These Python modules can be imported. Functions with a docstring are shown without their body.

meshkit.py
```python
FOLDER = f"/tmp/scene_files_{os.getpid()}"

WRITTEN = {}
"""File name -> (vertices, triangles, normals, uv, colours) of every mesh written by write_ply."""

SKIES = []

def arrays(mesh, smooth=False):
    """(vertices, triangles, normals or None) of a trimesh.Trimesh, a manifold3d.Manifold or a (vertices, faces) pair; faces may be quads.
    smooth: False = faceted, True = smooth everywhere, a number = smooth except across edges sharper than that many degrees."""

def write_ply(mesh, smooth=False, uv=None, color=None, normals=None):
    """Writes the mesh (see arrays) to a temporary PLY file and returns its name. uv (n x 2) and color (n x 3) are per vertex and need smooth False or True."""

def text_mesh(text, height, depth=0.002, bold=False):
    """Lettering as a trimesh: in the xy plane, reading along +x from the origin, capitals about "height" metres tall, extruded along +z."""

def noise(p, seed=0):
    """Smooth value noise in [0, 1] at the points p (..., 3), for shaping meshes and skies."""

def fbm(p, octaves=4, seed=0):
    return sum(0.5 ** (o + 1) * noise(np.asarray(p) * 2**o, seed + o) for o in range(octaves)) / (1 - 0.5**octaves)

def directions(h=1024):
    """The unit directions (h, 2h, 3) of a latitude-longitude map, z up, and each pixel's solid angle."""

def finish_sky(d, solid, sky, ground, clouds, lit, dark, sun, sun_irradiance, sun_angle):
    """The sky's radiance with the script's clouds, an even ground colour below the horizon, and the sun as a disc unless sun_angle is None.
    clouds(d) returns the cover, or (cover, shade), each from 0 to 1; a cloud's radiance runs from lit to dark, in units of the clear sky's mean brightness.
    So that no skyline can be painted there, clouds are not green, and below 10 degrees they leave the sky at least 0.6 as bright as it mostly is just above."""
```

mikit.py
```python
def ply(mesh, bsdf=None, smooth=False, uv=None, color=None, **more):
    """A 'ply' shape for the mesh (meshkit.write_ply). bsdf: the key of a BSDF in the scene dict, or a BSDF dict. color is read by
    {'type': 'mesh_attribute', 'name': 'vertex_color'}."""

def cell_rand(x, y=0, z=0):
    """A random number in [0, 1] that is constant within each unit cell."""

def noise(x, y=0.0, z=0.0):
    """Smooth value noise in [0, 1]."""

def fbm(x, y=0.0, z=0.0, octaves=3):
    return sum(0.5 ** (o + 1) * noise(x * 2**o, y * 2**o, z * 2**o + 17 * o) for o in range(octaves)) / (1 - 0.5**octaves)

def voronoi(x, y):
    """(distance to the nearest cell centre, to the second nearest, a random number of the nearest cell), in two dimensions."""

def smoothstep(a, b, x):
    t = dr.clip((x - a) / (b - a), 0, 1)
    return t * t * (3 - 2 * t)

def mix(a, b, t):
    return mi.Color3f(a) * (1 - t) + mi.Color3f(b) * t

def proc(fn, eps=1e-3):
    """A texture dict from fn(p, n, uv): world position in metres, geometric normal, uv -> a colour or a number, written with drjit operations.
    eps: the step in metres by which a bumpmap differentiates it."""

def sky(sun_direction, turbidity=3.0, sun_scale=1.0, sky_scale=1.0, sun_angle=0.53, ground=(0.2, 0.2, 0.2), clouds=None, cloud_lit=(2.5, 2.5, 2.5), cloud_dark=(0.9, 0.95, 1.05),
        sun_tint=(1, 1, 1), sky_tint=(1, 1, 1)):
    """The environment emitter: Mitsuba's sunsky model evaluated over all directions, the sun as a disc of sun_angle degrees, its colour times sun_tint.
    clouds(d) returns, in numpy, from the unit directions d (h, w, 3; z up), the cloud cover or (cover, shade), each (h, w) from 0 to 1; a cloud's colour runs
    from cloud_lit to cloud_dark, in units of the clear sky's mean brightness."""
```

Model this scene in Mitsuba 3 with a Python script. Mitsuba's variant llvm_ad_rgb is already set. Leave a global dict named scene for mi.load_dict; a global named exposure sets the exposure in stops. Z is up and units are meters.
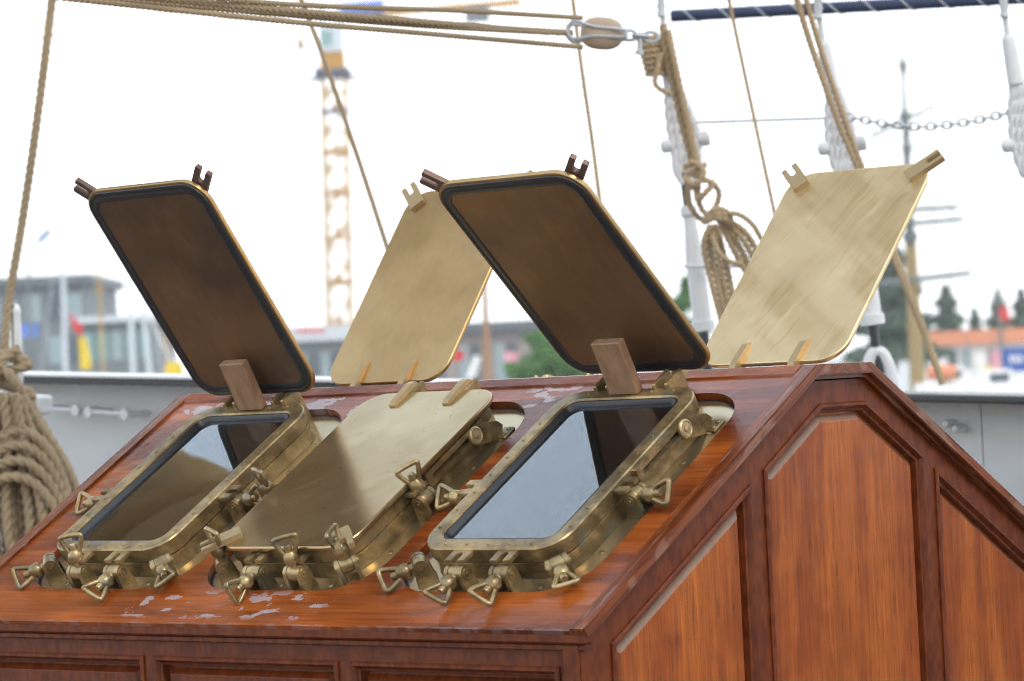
import math, random
import numpy as np, trimesh, mitsuba as mi, drjit as dr, shapely
from shapely.geometry import Polygon, LineString
import mikit, meshkit
from mikit import proc, noise, fbm, smoothstep, mix, ply

T = mi.ScalarTransform4f
rng = np.random.default_rng(7)
scene, labels = {}, {}

# ------------------------------------------------------------------ camera, sky, exposure
CAM = np.array([2.973, -4.196, 1.515])
FW = np.array([-0.651044, 0.758976, 0.009814]); UP = np.array([0.043509, 0.024408, 0.998755])
scene['camera'] = {'type': 'thinlens', 'fov': 17.77149, 'fov_axis': 'x', 'aperture_radius': 0.0074, 'focus_distance': 5.35, 'near_clip': 0.1, 'far_clip': 6000.0,
                   'to_world': T().look_at(origin=CAM.tolist(), target=(CAM + FW).tolist(), up=UP.tolist())}
exposure = 3.1


def cloud_deck(d):
    """an even bright overcast, thinning to a bluer veil high up"""
    s = meshkit.fbm(d * np.array([2.2, 2.2, 4.0]), 4, 3)
    high = np.clip((d[..., 2] - 0.22) / 0.45, 0, 1)
    return 1.0, np.clip(0.95 * high * high * (3 - 2 * high) + 0.7 * (s - 0.5), 0, 1)


scene['sky'] = mikit.sky((0.75, -0.25, 0.8), turbidity=3, sun_scale=0.15, sun_angle=22, clouds=cloud_deck, cloud_lit=(2.45, 2.47, 2.5), cloud_dark=(1.75, 2.15, 2.6))


# ------------------------------------------------------------------ materials
def rgb(*c):
    return {'type': 'rgb', 'value': list(c)}


def twosided(b):
    return {'type': 'twosided', 'bsdf': b}


def principled(color, rough=0.5, **k):
    return {'type': 'principled', 'base_color': color if isinstance(color, dict) else rgb(*color), 'roughness': rough, **k}


BETA = 0.5383
CB, SB = math.cos(BETA), math.sin(BETA)


def wood(p, along, a, b, c):
    """mahogany: the long axis picks the grain, a and b the two axes across it"""
    w = fbm(along * 1.3, a * 7, b * 7, 2)
    band = fbm(along * 0.9 + 3, (a + 0.035 * w) * 34, b * 34, 3)
    fine = 0.6 * fbm(along * 7, a * 190, b * 190, 2) + 0.4 * noise(along * 24, a * 520, b * 520)
    blot = fbm(along * 5, a * 14 + 9, b * 14, 3)
    t = smoothstep(0.25, 0.78, 0.55 * band + 0.45 * blot)
    col = mix(c[0], c[1], t)
    return col * (0.50 + 0.95 * fine)


def slope_wood(p, n, uv):
    t = -p.y * CB + (1.5 - p.z) * SB
    col = wood(p, p.x, t, mi.Float(0), ((0.085, 0.0140, 0.0028), (0.270, 0.062, 0.0078)))
    # worn varnish: pale flaked patches along the eave and by the ridge
    q = fbm(p.x * 30 + 5, t * 62, 0, 4)
    low = smoothstep(0.598, 0.628, t) * (1 - smoothstep(0.672, 0.690, t)) * smoothstep(0.42, 0.5, noise(p.x * 5 + 2.3, 4.0))
    high = smoothstep(0.02, 0.03, t) * (1 - smoothstep(0.075, 0.11, t)) * smoothstep(0.40, 0.55, noise(p.x * 4 + 7.7, 9.0))
    flake = smoothstep(0.622, 0.652, q) * dr.maximum(low, high)
    edge = smoothstep(0.6925, 0.6955, t) * smoothstep(0.42, 0.60, fbm(p.x * 55, t * 300, 2, 4))
    return mix(col, mi.Color3f(0.27, 0.225, 0.235), dr.clip(flake * 0.8 + edge * 0.22, 0, 1))


def gable_wood(p, n, uv):
    w = fbm(p.y * 5, p.z * 2.2, 1.0, 2)
    band = fbm((p.y + 0.05 * w) * 26, p.z * 1.6, 4.0, 3)
    figure = fbm(p.y * 34, p.z * 20 + 3, 7.0, 3)
    fine = 0.55 * fbm(p.y * 210, p.z * 7, 2.0, 2) + 0.45 * noise(p.y * 520, p.z * 22, 5.0)
    t = smoothstep(0.30, 0.72, 0.70 * band + 0.30 * figure)
    col = mix(mi.Color3f(0.190, 0.0400, 0.0055), mi.Color3f(0.300, 0.078, 0.0105), t) * (0.55 + 0.90 * fine)
    col = col * (1 - 0.25 * smoothstep(0.74, 0.86, noise(p.y * 400, p.z * 28, 9.0)))
    # greyer colour on the bevels that face up, fainter on those towards +y
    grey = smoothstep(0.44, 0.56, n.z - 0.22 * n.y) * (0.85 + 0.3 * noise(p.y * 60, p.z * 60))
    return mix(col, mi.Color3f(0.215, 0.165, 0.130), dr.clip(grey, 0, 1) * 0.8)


def frame_wood(p, n, uv):
    g = 0.5 * fbm(p.x * 50, p.y * 60, p.z * 30, 2) + 0.5 * noise(p.x * 160, p.y * 200, p.z * 60)
    return mix(mi.Color3f(0.078, 0.0150, 0.0034), mi.Color3f(0.122, 0.0265, 0.0056), smoothstep(0.3, 0.7, g))


def verge_wood(p, n, uv):
    yy, zz = dr.abs(p.y - 0.0753), 1.5 - p.z
    along, across = yy * CB + zz * SB, yy * SB - zz * CB
    g = fbm(along * 9, across * 320, p.x * 160, 3)
    w = smoothstep(0.60, 0.72, fbm(along * 22, across * 40, p.x * 140 + 4, 3))
    return mix(mix(mi.Color3f(0.070, 0.0130, 0.0032), mi.Color3f(0.150, 0.036, 0.0068), smoothstep(0.3, 0.7, g)), mi.Color3f(0.22, 0.12, 0.085), 0.5 * w)


def bronze(p, n, uv):
    a = fbm(p.x * 45, p.y * 45, p.z * 45, 3)
    b = fbm(p.x * 9 + 4, p.y * 9, p.z * 9, 3)
    c = mix(mi.Color3f(0.150, 0.106, 0.050), mi.Color3f(0.36, 0.262, 0.128), smoothstep(0.34, 0.66, 0.5 * a + 0.5 * b)) * (0.85 + 0.3 * noise(p.x * 230, p.y * 230, p.z * 230))
    return mix(c, mi.Color3f(0.15, 0.16, 0.13), 0.5 * smoothstep(0.60, 0.72, fbm(p.x * 30 + 9, p.y * 30, p.z * 30, 3)))


def lid_brass(p, n, uv):
    s = fbm(p.x * 12 + p.z * 20, (p.y - p.z * 0.4) * 12, 3.0, 3)
    streak = fbm((p.x - 0.45 * p.z + 0.015 * noise(p.x * 30, p.z * 30)) * 95, p.z * 9, p.y * 9, 4)
    fine = fbm((p.x - p.y) * 260, (p.x + p.y) * 16, p.z * 20, 2)
    stain = smoothstep(0.48, 0.70, 0.40 * s + 0.60 * streak)
    col = mix(mi.Color3f(0.74, 0.595, 0.360), mi.Color3f(0.65, 0.495, 0.275), smoothstep(0.3, 0.7, s))
    return mix(col, mi.Color3f(0.46, 0.31, 0.14), 0.38 * stain) * (0.97 + 0.06 * fine)


def tan_brass(p, n, uv):
    s = fbm(p.x * 7 + 3, p.y * 7, p.z * 9, 3)
    f = fbm(p.x * 120, p.y * 120, p.z * 12, 2)
    return mix(mi.Color3f(0.355, 0.232, 0.102), mi.Color3f(0.435, 0.295, 0.140), smoothstep(0.3, 0.7, s)) * (0.94 + 0.12 * f)


def shut_brass(p, n, uv):
    s = fbm(p.x * 11, p.y * 11, p.z * 11, 3)
    f = fbm((p.x - 1.3 * p.y) * 330, (p.x + p.y) * 12, p.z * 14, 3)
    nick = smoothstep(0.80, 0.84, fbm(p.x * 150, p.y * 150, p.z * 150, 2))
    return mix(mi.Color3f(0.47, 0.352, 0.190), mi.Color3f(0.40, 0.290, 0.148), smoothstep(0.3, 0.7, s)) * (0.90 + 0.2 * f) * (1 - 0.35 * nick)


def lid_rough(p, n, uv):
    scratch = smoothstep(0.62, 0.74, fbm((p.x - 0.8 * p.z) * 140, (p.x + p.z) * 9, p.y * 30, 3))
    return 0.27 + 0.16 * fbm(p.x * 14, p.y * 14, p.z * 14, 3) + 0.10 * scratch


def shut_rough(p, n, uv):
    scratch = smoothstep(0.60, 0.74, fbm((p.x - 1.3 * p.y) * 160, (p.x + p.y) * 9, p.z * 12, 3))
    print_ = smoothstep(0.55, 0.68, fbm(p.x * 40, p.y * 40, p.z * 40, 3))
    return 0.18 + 0.09 * scratch + 0.03 * print_


def lid_inside(p, n, uv):
    s = fbm(p.x * 5 + 2, p.y * 5, p.z * 5, 4)
    f = 0.6 * fbm(p.x * 90, p.y * 25, p.z * 25, 2) + 0.4 * noise(p.x * 300, p.y * 90, p.z * 90)
    return mix(mi.Color3f(0.088, 0.052, 0.033), mi.Color3f(0.180, 0.098, 0.046), smoothstep(0.30, 0.74, s)) * (0.82 + 0.36 * f)


def rope_tan(p, n, uv):
    s = fbm(p.x * 300, p.y * 300, p.z * 300, 2)
    l = fbm(p.x * 8, p.y * 8, p.z * 8, 2)
    return mix(mi.Color3f(0.190, 0.135, 0.079), mi.Color3f(0.40, 0.305, 0.188), 0.6 * s + 0.4 * l)


def grey_paint(p, n, uv):
    s = fbm(p.x * 2, p.y * 2, p.z * 3, 3)
    rust = smoothstep(0.66, 0.76, fbm(p.x * 9, p.y * 9, p.z * 2.5 + 3, 4))
    return mix(mi.Color3f(0.45, 0.47, 0.48) * (0.9 + 0.2 * s), mi.Color3f(0.40, 0.27, 0.15), 0.35 * rust)


def chock_brown(p, n, uv):
    s = fbm(p.x * 90, p.y * 90, p.z * 12, 3)
    return mix(mi.Color3f(0.14, 0.075, 0.04), mi.Color3f(0.30, 0.175, 0.10), s)


def ripple(p, n, uv):
    return fbm(p.x * 38, p.y * 38, p.z * 38, 2) + 0.25 * noise(p.x * 160, p.y * 160, p.z * 160)


def varnish(fn, alpha, ior=1.5, bump=0.0006):
    """mahogany under clear varnish"""
    return twosided({'type': 'bumpmap', 'arbitrary': proc(ripple), 'scale': bump, 'bsdf': {'type': 'roughplastic', 'diffuse_reflectance': proc(fn), 'alpha': alpha, 'int_ior': ior, 'nonlinear': False}})


M = {
    'varnished_slope': varnish(slope_wood, 0.07),
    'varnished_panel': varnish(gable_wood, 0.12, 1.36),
    'varnished_frame': varnish(frame_wood, 0.14, 1.30),
    'varnished_verge': varnish(verge_wood, 0.1, 1.42),
    'dull_bronze': twosided(principled(proc(bronze), 0.33, metallic=0.68, specular=0.5)),
    'bright_brass': twosided(principled(proc(lid_brass), proc(lid_rough), metallic=0.9, specular=0.5)),
    'tan_brass': twosided(principled(proc(tan_brass), proc(lid_rough), metallic=0.92, specular=0.5)),
    'shut_brass': twosided(principled(proc(shut_brass), proc(shut_rough), metallic=0.92, specular=0.5)),
    'worn_brass': twosided(principled((0.50, 0.40, 0.245), 0.17, metallic=0.9, specular=0.5)),
    'cast_brass': twosided(principled((0.33, 0.245, 0.130), 0.42, metallic=0.55, specular=0.5)),
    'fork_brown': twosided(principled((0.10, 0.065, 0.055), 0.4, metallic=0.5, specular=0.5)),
    'lid_brown': twosided(principled(proc(lid_inside), 0.42, metallic=0.55, specular=0.5)),
    'black_rubber': twosided(principled((0.012, 0.014, 0.018), 0.35, specular=0.5)),
    'caulk': twosided(principled((0.008, 0.008, 0.009), 0.6)),
    'cabin_shade': twosided(principled((0.008, 0.008, 0.008), 0.9, specular=0.1)),  # shade of the unlit interior put into a near-black colour
    'glass': {'type': 'thindielectric', 'int_ior': 1.52},
    'rope': twosided(principled(proc(rope_tan), 0.85)),
    'steel': twosided(principled((0.55, 0.55, 0.54), 0.32, metallic=0.9)),
    'grey_paint': twosided(principled(proc(grey_paint), 0.45, specular=0.5)),
    'white_paint': twosided(principled((0.50, 0.51, 0.53), 0.35, specular=0.5)),
    'white_service': twosided(principled((0.50, 0.51, 0.53), 0.6)),
    'black_paint': twosided(principled((0.02, 0.022, 0.025), 0.35)),
    'chock': twosided(principled(proc(chock_brown), 0.5, specular=0.4)),
    'deck_wood': twosided(principled((0.13, 0.095, 0.065), 0.7)),
    'navy_canvas': twosided(principled((0.022, 0.035, 0.075), 0.8)),
    'added_sail_tan': twosided(principled((0.70, 0.47, 0.22), 0.85)),
    'galvanised': twosided(principled((0.42, 0.44, 0.46), 0.45, metallic=0.5)),
    'block_wood': twosided(principled((0.36, 0.27, 0.19), 0.6)),
    'dark_brown': twosided(principled((0.06, 0.02, 0.014), 0.4)),
}


def flat(name, c, r=0.7):
    scene['paint_' + name] = twosided(principled(c, r))
    return name


for k_, v_ in M.items():
    scene['paint_' + k_] = v_


# ------------------------------------------------------------------ mesh helpers
def cat(*ms):
    return trimesh.util.concatenate([m for m in ms if m is not None])


def box(x0, x1, y0, y1, z0, z1, b=0.0):
    """a box; b chamfers its upright and top edges"""
    if b <= 0:
        m = trimesh.creation.box(extents=(x1 - x0, y1 - y0, z1 - z0))
        m.apply_translation(((x0 + x1) / 2, (y0 + y1) / 2, (z0 + z1) / 2))
        return m
    pts = []
    for sx in (0, 1):
        for sy in (0, 1):
            for sz in (0, 1):
                c = np.array([(x0, x1)[sx], (y0, y1)[sy], (z0, z1)[sz]], float)
                s = np.array([1 - 2 * sx, 1 - 2 * sy, 1 - 2 * sz], float) * b
                for k in range(3):
                    q = s.copy(); q[k] = 0
                    pts.append(c + q)
    return trimesh.convex.convex_hull(np.array(pts))


def frame_of(d, hint=(0, 0, 1)):
    d = np.asarray(d, float); d = d / np.linalg.norm(d)
    h = np.asarray(hint, float)
    if abs(d @ h) > 0.95 * np.linalg.norm(h):
        h = np.array([1.0, 0.2, 0.0])
    a = np.cross(h, d); a /= np.linalg.norm(a)
    return a, np.cross(d, a), d


def bar(p, q, w, h=None, hint=(0, 0, 1), b=0.0):
    p, q = np.asarray(p, float), np.asarray(q, float)
    h = w if h is None else h
    L = np.linalg.norm(q - p)
    m = box(-w / 2, w / 2, -h / 2, h / 2, 0, L, b)
    a, c, d = frame_of(q - p, hint)
    m.apply_transform(np.vstack([np.column_stack([a, c, d, p]), [0, 0, 0, 1]]))
    return m


def rings(rs, close_path=False, caps=True):
    """joins rings of equal length into a skin"""
    n = len(rs[0]); k = len(rs)
    v = np.vstack(rs)
    f = []
    for i in range(k if close_path else k - 1):
        a, b = i * n, ((i + 1) % k) * n
        j = np.arange(n); j2 = (j + 1) % n
        f.append(np.stack([a + j, a + j2, b + j2], 1)); f.append(np.stack([a + j, b + j2, b + j], 1))
    if caps and not close_path:
        for base, fl in ((0, True), ((k - 1) * n, False)):
            c = len(v); v = np.vstack([v, v[base:base + n].mean(0)])
            j = np.arange(n); j2 = (j + 1) % n
            t = np.stack([base + j, base + j2, np.full(n, c)], 1)
            f.append(t[:, ::-1] if fl else t)
    return trimesh.Trimesh(v, np.vstack(f), process=False)


def resample(path, step):
    path = np.asarray(path, float)
    s = np.r_[0, np.cumsum(np.linalg.norm(np.diff(path, axis=0), axis=1))]
    n = max(2, int(s[-1] / step) + 1)
    u = np.linspace(0, s[-1], n)
    return np.stack([np.interp(u, s, path[:, k]) for k in range(3)], 1)


def curve(pts, n=40, closed=False):
    """Catmull-Rom through the points"""
    pts = np.asarray(pts, float)
    if len(pts) < 3 and not closed:
        return np.linspace(pts[0], pts[-1], n)
    P = np.vstack([pts[-1], pts, pts[:2]]) if closed else np.vstack([2 * pts[0] - pts[1], pts, 2 * pts[-1] - pts[-2]])
    segs = len(P) - 3
    out = []
    m = max(2, n // segs)
    for i in range(segs):
        p0, p1, p2, p3 = P[i:i + 4]
        t = np.linspace(0, 1, m, endpoint=False)[:, None]
        out.append(0.5 * ((2 * p1) + (-p0 + p2) * t + (2 * p0 - 5 * p1 + 4 * p2 - p3) * t ** 2 + (-p0 + 3 * p1 - 3 * p2 + p3) * t ** 3))
    if not closed:
        out.append(P[-2][None])
    return np.vstack(out)


def transport(path, closed=False):
    d = np.gradient(path, axis=0)
    if closed:
        d = np.roll(path, -1, 0) - np.roll(path, 1, 0)
    d /= np.linalg.norm(d, axis=1, keepdims=True) + 1e-12
    a = [frame_of(d[0])[0]]
    for i in range(1, len(path)):
        v = a[-1] - d[i] * (a[-1] @ d[i])
        a.append(v / np.linalg.norm(v))
    a = np.array(a)
    return a, np.cross(d, a), d


def tube(path, r, n=10, closed=False):
    path = np.asarray(path, float)
    a, b, _ = transport(path, closed)
    th = np.arange(n) / n * 2 * np.pi
    r = np.broadcast_to(r, len(path))
    return rings([path[i] + r[i] * (np.cos(th)[:, None] * a[i] + np.sin(th)[:, None] * b[i]) for i in range(len(path))], close_path=closed)


def rope(path, R, closed=False, n=21, pitch=None, phase=0.0):
    """three-strand laid rope: a lobed section that turns along the path"""
    path = resample(np.vstack([path, path[:1]]) if closed else path, R * 0.55)
    a, b, _ = transport(path)
    pitch = pitch or R * 5.6
    s = np.r_[0, np.cumsum(np.linalg.norm(np.diff(path, axis=0), axis=1))]
    th = np.arange(n) / n * 2 * np.pi
    rs = []
    for i in range(len(path)):
        q = (th - phase - 2 * np.pi * s[i] / pitch) % (2 * np.pi / 3) - np.pi / 3
        rr = R * (0.5 * np.cos(q) + np.sqrt(0.25 - 0.25 * np.sin(q) ** 2 * 0.97))
        rs.append(path[i] + rr[:, None] * (np.cos(th)[:, None] * a[i] + np.sin(th)[:, None] * b[i]))
    return rings(rs)


def lathe(profile, p, axis, n=24):
    """profile: (radius, height) pairs about the axis through p"""
    a, b, d = frame_of(axis)
    th = np.arange(n) / n * 2 * np.pi
    p = np.asarray(p, float)
    return rings([p + h * d + max(r, 1e-5) * (np.cos(th)[:, None] * a + np.sin(th)[:, None] * b) for r, h in profile])


def rr(w, h, r, k=8):
    """rounded rectangle as corner centres + directions, so that offsets keep their vertices"""
    out = []
    for (sx, sy, a0) in ((1, 1, 0), (-1, 1, 90), (-1, -1, 180), (1, -1, 270)):
        for j in range(k + 1):
            a = math.radians(a0 + 90 * j / k)
            out.append((sx * (w / 2 - r), sy * (h / 2 - r), math.cos(a), math.sin(a), r))
    return np.array(out)


def rr_ring(o, d, z):
    rad = np.maximum(o[:, 4] + d, 0.0005)
    shrink = np.minimum(o[:, 4] + d, 0.0)   # beyond the radius the corner centres move in
    x = o[:, 0] + np.sign(o[:, 0]) * shrink + rad * o[:, 2]
    y = o[:, 1] + np.sign(o[:, 1]) * shrink + rad * o[:, 3]
    return np.stack([x, y, np.full(len(o), z)], 1)


def rr_sweep(o, profile):
    """a closed profile of (outward offset, height) carried round the outline"""
    return rings([rr_ring(o, d, z) for d, z in profile], close_path=True)


def rr_plate(o, profile):
    """a solid plate: the profile runs from the bottom to the top"""
    return rings([rr_ring(o, d, z) for d, z in profile])


def extrude(poly, z0, z1):
    ms = []
    for g in getattr(poly, 'geoms', [poly]):
        m = trimesh.creation.extrude_polygon(g, z1 - z0, engine='earcut')
        m.apply_translation((0, 0, z0)); ms.append(m)
    return cat(*ms)


def off(poly, d):
    """a convex polygon (counterclockwise) moved inward by d, vertex for vertex"""
    p = np.asarray(poly, float); n = len(p)
    e = np.roll(p, -1, 0) - p
    nrm = np.stack([-e[:, 1], e[:, 0]], 1) / np.linalg.norm(e, axis=1, keepdims=True)
    out = []
    for i in range(n):
        a, b = nrm[i - 1], nrm[i]
        q = np.linalg.solve(np.array([a, b]), [a @ p[i] + d, b @ p[i] + d])
        out.append(q)
    return np.array(out)


def mat(cols, o):
    return np.vstack([np.column_stack([*cols, o]), [0, 0, 0, 1]])


def numbered(k):
    if k not in used:
        used.add(k); return k
    i = 1
    while f'{k}_{i:03d}' in used:
        i += 1
    used.add(f'{k}_{i:03d}')
    return f'{k}_{i:03d}'


used = set()


def obj(name, mesh, m, parent=None, smooth=30, world=None, label=None, kind=None):
    key = numbered(name if parent is None else parent + '__' + name)
    d = mesh if isinstance(mesh, dict) else ply(mesh, 'paint_' + m, smooth)
    if world is not None:
        d = {**d, 'to_world': T(world)}
    scene[key] = d
    if label or kind:
        labels[key] = {k: v for k, v in (('label', label), ('kind', kind)) if v}
    return key


def thing(name, label, category, group=None):
    key = numbered(name)
    labels[key] = {'label': label, 'category': category}
    if group:
        labels[key]['group'] = group
    return key


def one(name, mesh, m, label, category, group=None, smooth=30, kind=None):
    key = obj(name, mesh, m, None, smooth)
    labels[key] = {'label': label, 'category': category}
    if group:
        labels[key]['group'] = group
    if kind:
        labels[key]['kind'] = kind
    return key


def structure(name, mesh, m, smooth=30):
    key = obj(name, mesh, m, None, smooth)
    labels[key] = {'kind': 'structure'}
    return key


V = lambda *a: np.array(a[0] if len(a) == 1 else a, float)

# ------------------------------------------------------------------ setting
flat('harbour_water', (0.05, 0.075, 0.085), 0.15)
flat('quay_stone', (0.30, 0.29, 0.28), 0.9)
structure('water', box(-880, 880, -880, 880, -3.2, -3.0), 'harbour_water', False)
structure('ship_deck', box(-9, 6, -5.2, 3.2, -0.05, 0.0), 'deck_wood', False)
QUAY = 1.2


# ------------------------------------------------------------------ the skylight
SKY = thing('deck_skylight', 'varnished mahogany deck skylight with sloping roof, panelled gable and brass portlights', 'skylight')
EX, ET, EN = V(1, 0, 0), V(0, -CB, -SB), V(0, -SB, CB)
RIDGE = V(0, 0, 1.5)
LX = 1.442
SLOPE = 0.6988
YM = 0.0753           # the middle of the flat ridge
CX = (-1.127, -0.708, -0.277)
TC = 0.330            # rim centre down the slope
FRONT = mat((EX, -ET, EN), RIDGE + TC * ET)       # portlight frame: u along the ridge, v up the slope, n out
TURN = mat((V(-1, 0, 0), V(0, -1, 0), V(0, 0, 1)), V(0, 2 * YM, 0))


def place(c, back=False):
    m = FRONT.copy(); m[0, 3] = c
    if back:
        m[0, 3] = -c
        m = TURN @ m
    return m


def slope_mesh(poly, h0, h1, back=False):
    """a polygon in (x, t) raised from h0 to h1 over the slope"""
    m = extrude(poly, h0, h1)
    m.apply_transform(mat((EX, ET, EN), RIDGE))
    m.fix_normals()
    if back:
        m.apply_transform(mat((V(1, 0, 0), V(0, -1, 0), V(0, 0, 1)), V(0, 2 * YM, 0)))
        m.invert()
    return m


def rr_poly(c, t, w, h, r):
    return shapely.box(c - w / 2 + r, t - h / 2 + r, c + w / 2 - r, t + h / 2 - r).buffer(r, quad_segs=8)


RECESS = [rr_poly(c, 0.334, 0.388, 0.542, 0.092) for c in CX]
for back in (False, True):
    up = shapely.box(-LX + 0.03, 0.018, -0.030, 0.6125).difference(shapely.union_all(RECESS))
    obj('roof_panel', slope_mesh(up, -0.024, 0, back), 'varnished_slope', SKY, False)
    lowp = shapely.box(-LX + 0.03, 0.6131, -0.030, SLOPE).difference(shapely.union_all(RECESS))
    obj('eave_rail', slope_mesh(lowp, -0.018, 0.0004, back), 'varnished_slope', SKY, False)

# roof edge boards: the gable outline as a band, two steps
OUT = [(-0.6, -0.358), (0, 0), (2 * YM, 0), (0.6 + 2 * YM, -0.358)]


def band(a, b):
    """the strip between offsets a and b of the roof outline (positive = outward)"""
    ln = LineString(OUT)
    lo = ln.buffer(max(-b, 0) + 0.2, single_sided=False, cap_style='flat', join_style='mitre')
    up, dn = ln.offset_curve(b, join_style='mitre'), ln.offset_curve(a, join_style='mitre')
    return Polygon(list(up.coords) + list(dn.coords)[::-1])


def gable_extrude(poly, x0, x1):
    m = extrude(poly, x0, x1)
    m.apply_transform(mat((V(0, 1, 0), V(0, 0, 1), V(1, 0, 0)), V(0, 0, 1.5)))
    return m


def verge(x0, x1, flip=False):
    a = gable_extrude(band(-0.013, 0.004), x0 + 0.002, x1 - 0.002)
    c1 = gable_extrude(band(-0.0115, 0.0025), x1 - 0.002, x1)
    c0 = gable_extrude(band(-0.0115, 0.0025), x0, x0 + 0.002)
    return cat(a, c1, c0)


obj('verge_board', cat(verge(-0.030, 0.0), gable_extrude(band(-0.0190, -0.0131), -0.030, -0.0120)), 'varnished_verge', SKY, 25)
obj('verge_board', cat(verge(-LX, -LX + 0.030), gable_extrude(band(-0.0235, -0.0131), -LX + 0.0065, -LX + 0.03)), 'varnished_verge', SKY, 25)
# ridge capping
cap = Polygon([(-0.020, -0.0075), (-0.0025, 0.0045), (2 * YM + 0.0025, 0.0045), (2 * YM + 0.020, -0.0075), (2 * YM + 0.020, -0.018), (-0.020, -0.018)])
obj('ridge_cap', gable_extrude(cap, -LX + 0.0302, -0.0302), 'varnished_slope', SKY, False)
# eave mouldings under the roof's front edge
for back in (False, True):
    m = box(-LX, -0.0005, -0.598, -0.583, 1.1225, 1.1375, 0.003)
    m2 = box(-LX + 0.01, -0.012, -0.590, -0.580, 1.112, 1.1222, 0.002)
    mm = cat(m, m2)
    if back:
        mm.apply_transform(TURN); mm.apply_translation((-LX, 0, 0))
    obj('eave_moulding', mm, 'varnished_frame', SKY, 25)


def gable_solid(poly, inset):
    return poly


GX = -0.022
# the gable frame with its three openings
outline = Polygon([(-0.588, -1.5), (-0.588, -0.372), (0.0, -0.0215), (2 * YM, -0.0215), (2 * YM + 0.588, -0.372), (2 * YM + 0.588, -1.5)])
P_CENTRE = [(-0.124, -1.32), (0.309, -1.32), (0.309, -0.156), (0.152, -0.062), (0.032, -0.062), (-0.124, -0.156)]
P_LEFT = [(-0.514, -1.32), (-0.168, -1.32), (-0.168, -0.181), (-0.514, -0.386)]
P_RIGHT = [(0.350, -1.32), (0.696, -1.32), (0.696, -0.391), (0.350, -0.184)]
fr = outline.difference(shapely.union_all([Polygon(p) for p in (P_CENTRE, P_LEFT, P_RIGHT)]))
obj('gable_frame', gable_extrude(fr, GX - 0.03, GX), 'varnished_frame', SKY, False)


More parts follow.
